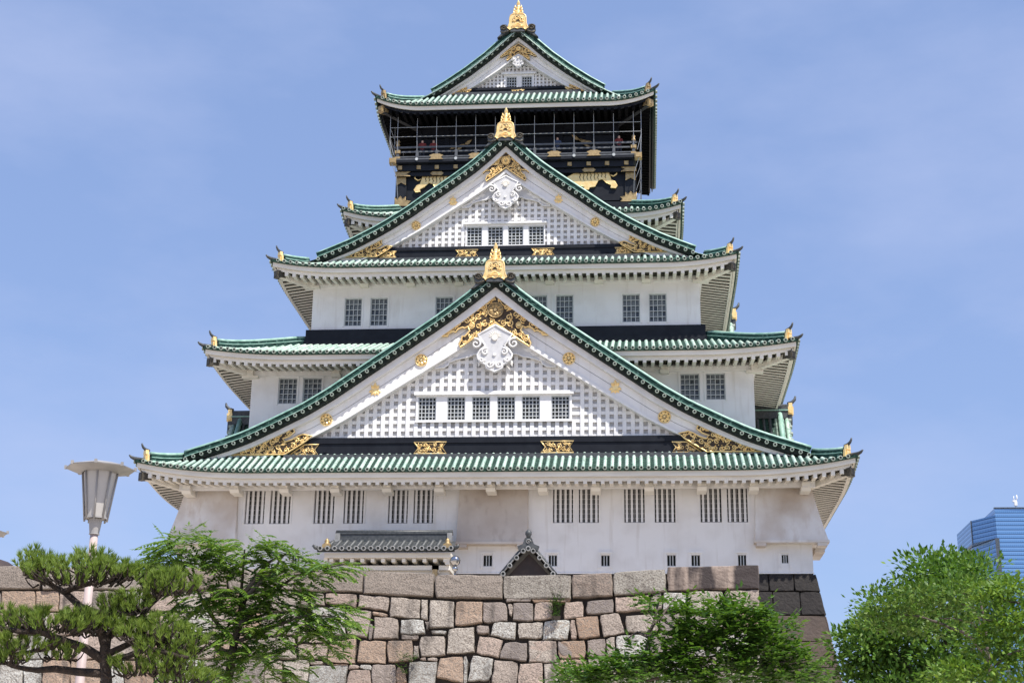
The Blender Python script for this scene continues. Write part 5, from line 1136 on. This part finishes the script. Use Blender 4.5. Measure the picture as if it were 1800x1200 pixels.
def sprig(mb, p, d, n, l, spread):
    """a short leafy shoot"""
    d = d.normalized(); s = d.cross(Vector((0, 0, 1))); s = s.normalized() if s.length > .05 else Vector((1, 0, 0))
    for i in range(n):
        t = i/n; q = p+d*spread*t+Vector((0, 0, -.12*spread*t*t)); e = 1 if i % 2 else -1
        leaf(mb, q, s*e*.9+d*.6+Vector((0, 0, rt.uniform(-.45, .15))), l*rt.uniform(.7, 1.1), l*.27, Vector((0, 0, 1))+rnd_dir()*.5)
    leaf(mb, p+d*spread, d, l, l*.24, Vector((0, 0, 1))+rnd_dir()*.4)
cl = [(1160, 1062, 34, 16, 9), (1140, 1052, 22, 10, 5), (1195, 1052, 18, 10, 5), (1255, 1085, 60, 24, 60), (1310, 1075, 45, 20, 42), (1345, 1062, 20, 10, 10), (1265, 1058, 22, 8, 9), (1220, 1110, 50, 24, 44), (1300, 1115, 75, 28, 76), (1375, 1100, 34, 16, 22), (1385, 1095, 26, 8, 10), (1355, 1140, 60, 26, 56), (1405, 1145, 34, 20, 26), (1430, 1160, 30, 14, 16), (1250, 1150, 80, 28, 84), (1170, 1150, 60, 28, 50), (1100, 1160, 60, 16, 40), (1050, 1172, 50, 14, 36), (1000, 1178, 44, 14, 30), (985, 1192, 40, 10, 20), (1120, 1188, 120, 16, 80), (1300, 1185, 130, 18, 100), (1420, 1188, 60, 14, 36), (1160, 1100, 24, 18, 8), (1100, 1135, 30, 12, 7)]
for cx, cy, rx, ry, n in cl:
    for _ in range(int(n*1.9)):
        a = rt.uniform(0, 6.283); q = math.sqrt(rt.random()); p = pb(1210+(cx-1210)*.90+rx*.85*q*math.cos(a), cy+9+ry*q*math.sin(a), rt.uniform(-.9, .9))
        sprig(lf, p, Vector((math.cos(a)*.8, rt.uniform(-.9, .3), rt.uniform(-.2, .7))), rt.choice((7, 9, 11)), rt.uniform(.12, .18), rt.uniform(.2, .38))
lf.build('crown', 'bushleaf', sh)
# ---- big evergreen at the right and the maples before it
def clump_tree(name, label, matn, bark, Y, base_px, trunk, branches, lobes, l, per, rad, dyr, flat=.8, shift=(0, 0)):
    P = lambda x, y, dy=0.0: at(x, y, Y+dy); b0 = P(*base_px)
    t = thing(name, label, 'tree', (b0.x, b0.y, GZ)); tr = MB()
    limb(tr, [(b0.x, b0.y, GZ)]+[P(x, y) for x, y in trunk], .022*abs(Y-CPOS.y)*.18, .06, 9, .02)
    for pts, r in branches: limb(tr, [P(x, y, rt.uniform(-.6, .2)) for x, y in pts], r, r*.3, 6, .03)
    tr.build('trunk', bark, t); lf = MB()
    for cx, cy, rx, ry, n in lobes:
        for _ in range(n):
            # leaf sprays standing on the shell of a lumpy lobe, each lit from above and open below
            v = rnd_dir(.25); q = rt.uniform(.62, 1.0) if rt.random() < .85 else rt.uniform(1.0, 1.12); c = P(cx+shift[0]+rx*q*v.x, cy+shift[1]-ry*q*v.z, v.y*dyr*rx/100*q); rr = rad*rt.uniform(.6, 1.35)
            for _ in range(int(per*(rr/rad)**1.5)):
                o = rnd_dir(.35); p = c+Vector((o.x, o.y, o.z*flat))*rr*rt.uniform(.55, 1.0); leaf(lf, p, (o+Vector((0, 0, rt.uniform(-.5, .3)))), l*rt.uniform(.65, 1.2), l*.27, o*.7+Vector((0, 0, .6))+rnd_dir()*.5)
    lf.build('crown', matn, t); return t
clump_tree('evergreen_tree', 'large dense dark green evergreen tree between the stone base and the skyscraper', 'bigleaf', 'barkgrey', -8, (1610, 1400), [(1610, 1330), (1615, 1220), (1620, 1120)], [([(1615, 1200), (1560, 1130), (1520, 1090)], .25), ([(1618, 1180), (1680, 1110), (1710, 1060)], .25)],
    [(1640, 1030, 75, 60, 39), (1560, 1060, 62, 58, 31), (1700, 1040, 55, 55, 26), (1505, 1115, 42, 52, 24), (1540, 1150, 62, 60, 31), (1610, 1120, 80, 60, 39), (1500, 1185, 40, 40, 16), (1570, 1200, 80, 50, 31), (1660, 1190, 80, 50, 29), (1720, 1120, 60, 60, 24), (1605, 1000, 36, 30, 11), (1665, 990, 40, 24, 11), (1588, 985, 8, 10, 2), (1635, 972, 14, 8, 2), (1700, 974, 12, 8, 2), (1475, 1130, 22, 30, 7), (1520, 1240, 60, 40, 11), (1640, 1260, 100, 40, 13)], .27, 66, 1.15, 4.6, .7, (24, 22))
clump_tree('olive_maple', 'olive green maple with bare grey twigs, in front of the evergreen', 'oliveleaf', 'barkgrey', -30, (1760, 1400), [(1755, 1330), (1745, 1220), (1735, 1130)], [([(1742, 1160), (1700, 1115), (1660, 1098), (1630, 1085), (1590, 1080)], .07), ([(1740, 1140), (1710, 1095), (1680, 1087), (1650, 1085)], .05), ([(1738, 1135), (1720, 1050), (1690, 1040), (1670, 1040)], .05), ([(1736, 1130), (1715, 1070), (1690, 1060)], .04)],
    [(1600, 1040, 62, 14, 23), (1650, 1030, 60, 14, 22), (1560, 1058, 40, 12, 13), (1575, 1078, 60, 12, 18), (1640, 1062, 60, 14, 18), (1690, 1025, 36, 14, 12), (1540, 1092, 34, 10, 7), (1600, 1096, 50, 10, 10), (1700, 1085, 30, 12, 6)], .17, 26, .55, 2.2, .3, (6, 12))
clump_tree('yellow_green_maple', 'bright yellow-green maple with spreading layers at the right edge', 'mapleleaf', 'barkgrey', -40, (1850, 1400), [(1850, 1330), (1840, 1230), (1825, 1130)], [([(1838, 1200), (1800, 1142), (1770, 1150), (1748, 1170)], .05), ([(1830, 1150), (1790, 1100), (1750, 1090), (1720, 1085)], .05), ([(1828, 1140), (1800, 1062), (1770, 1055), (1740, 1045)], .05), ([(1825, 1130), (1800, 1045), (1785, 1040)], .04)],
    [(1755, 1028, 42, 13, 17), (1795, 1022, 24, 12, 9), (1735, 1050, 26, 12, 8), (1775, 1078, 42, 16, 18), (1730, 1095, 30, 14, 10), (1800, 1090, 24, 16, 8), (1720, 1118, 26, 10, 6), (1760, 1130, 44, 18, 15), (1800, 1150, 30, 24, 11), (1690, 1165, 34, 12, 12), (1680, 1182, 44, 12, 14), (1740, 1160, 40, 16, 10), (1760, 1195, 60, 16, 13), (1805, 1190, 30, 20, 8), (1665, 1168, 20, 14, 5)], .15, 30, .48, 1.8, .32, (6, 12))
# ---- weeds in the wall joints
def weed(px, py, w_, h_, n, label, up):
    P = lambda x, y: wp(x, y)+NW*.12; c = P(px, py); o = MB(); s_ = MB()
    for _ in range(n):
        x, y = px+rt.uniform(-1, 1)*w_*.6, py+rt.uniform(-1, 1)*h_*.8; d = Vector((rt.uniform(-1, 1), -rt.uniform(.2, 1), rt.uniform(.0, 1.2)))
        sprig(o, P(x, y)+NW*rt.uniform(0, .25), d, 7, .10, .26)
    for _ in range(up):
        q = P(px+rt.uniform(-6, 6), py-h_*.3); e = q+Vector((rt.uniform(-.5, .5), -.25, rt.uniform(.5, 1.15))); s_.tube([q, q.lerp(e, .5)+Vector((0, -.05, .05)), e], [.010, .007, .004], 4)
        for j in range(5): leaf(o, q.lerp(e, .4+.12*j), rnd_dir(.3), .07, .014)
    t = thing('weed', label, 'weed', tuple(c), 'weeds growing in the wall joints'); s_.v and s_.build('stem', 'barkgrey', t); o.build('leaves', 'weedleaf', t)
weed(979, 1072, 12, 18, 40, 'tuft of weeds with thin stems growing below the pale capstone near the small tiled roof', 12)
weed(711, 1168, 7, 22, 20, 'narrow green creeper in a joint low in the wall', 0)
weed(728, 1162, 12, 4, 9, 'small creeping weed beside the narrow creeper, low in the wall', 0)
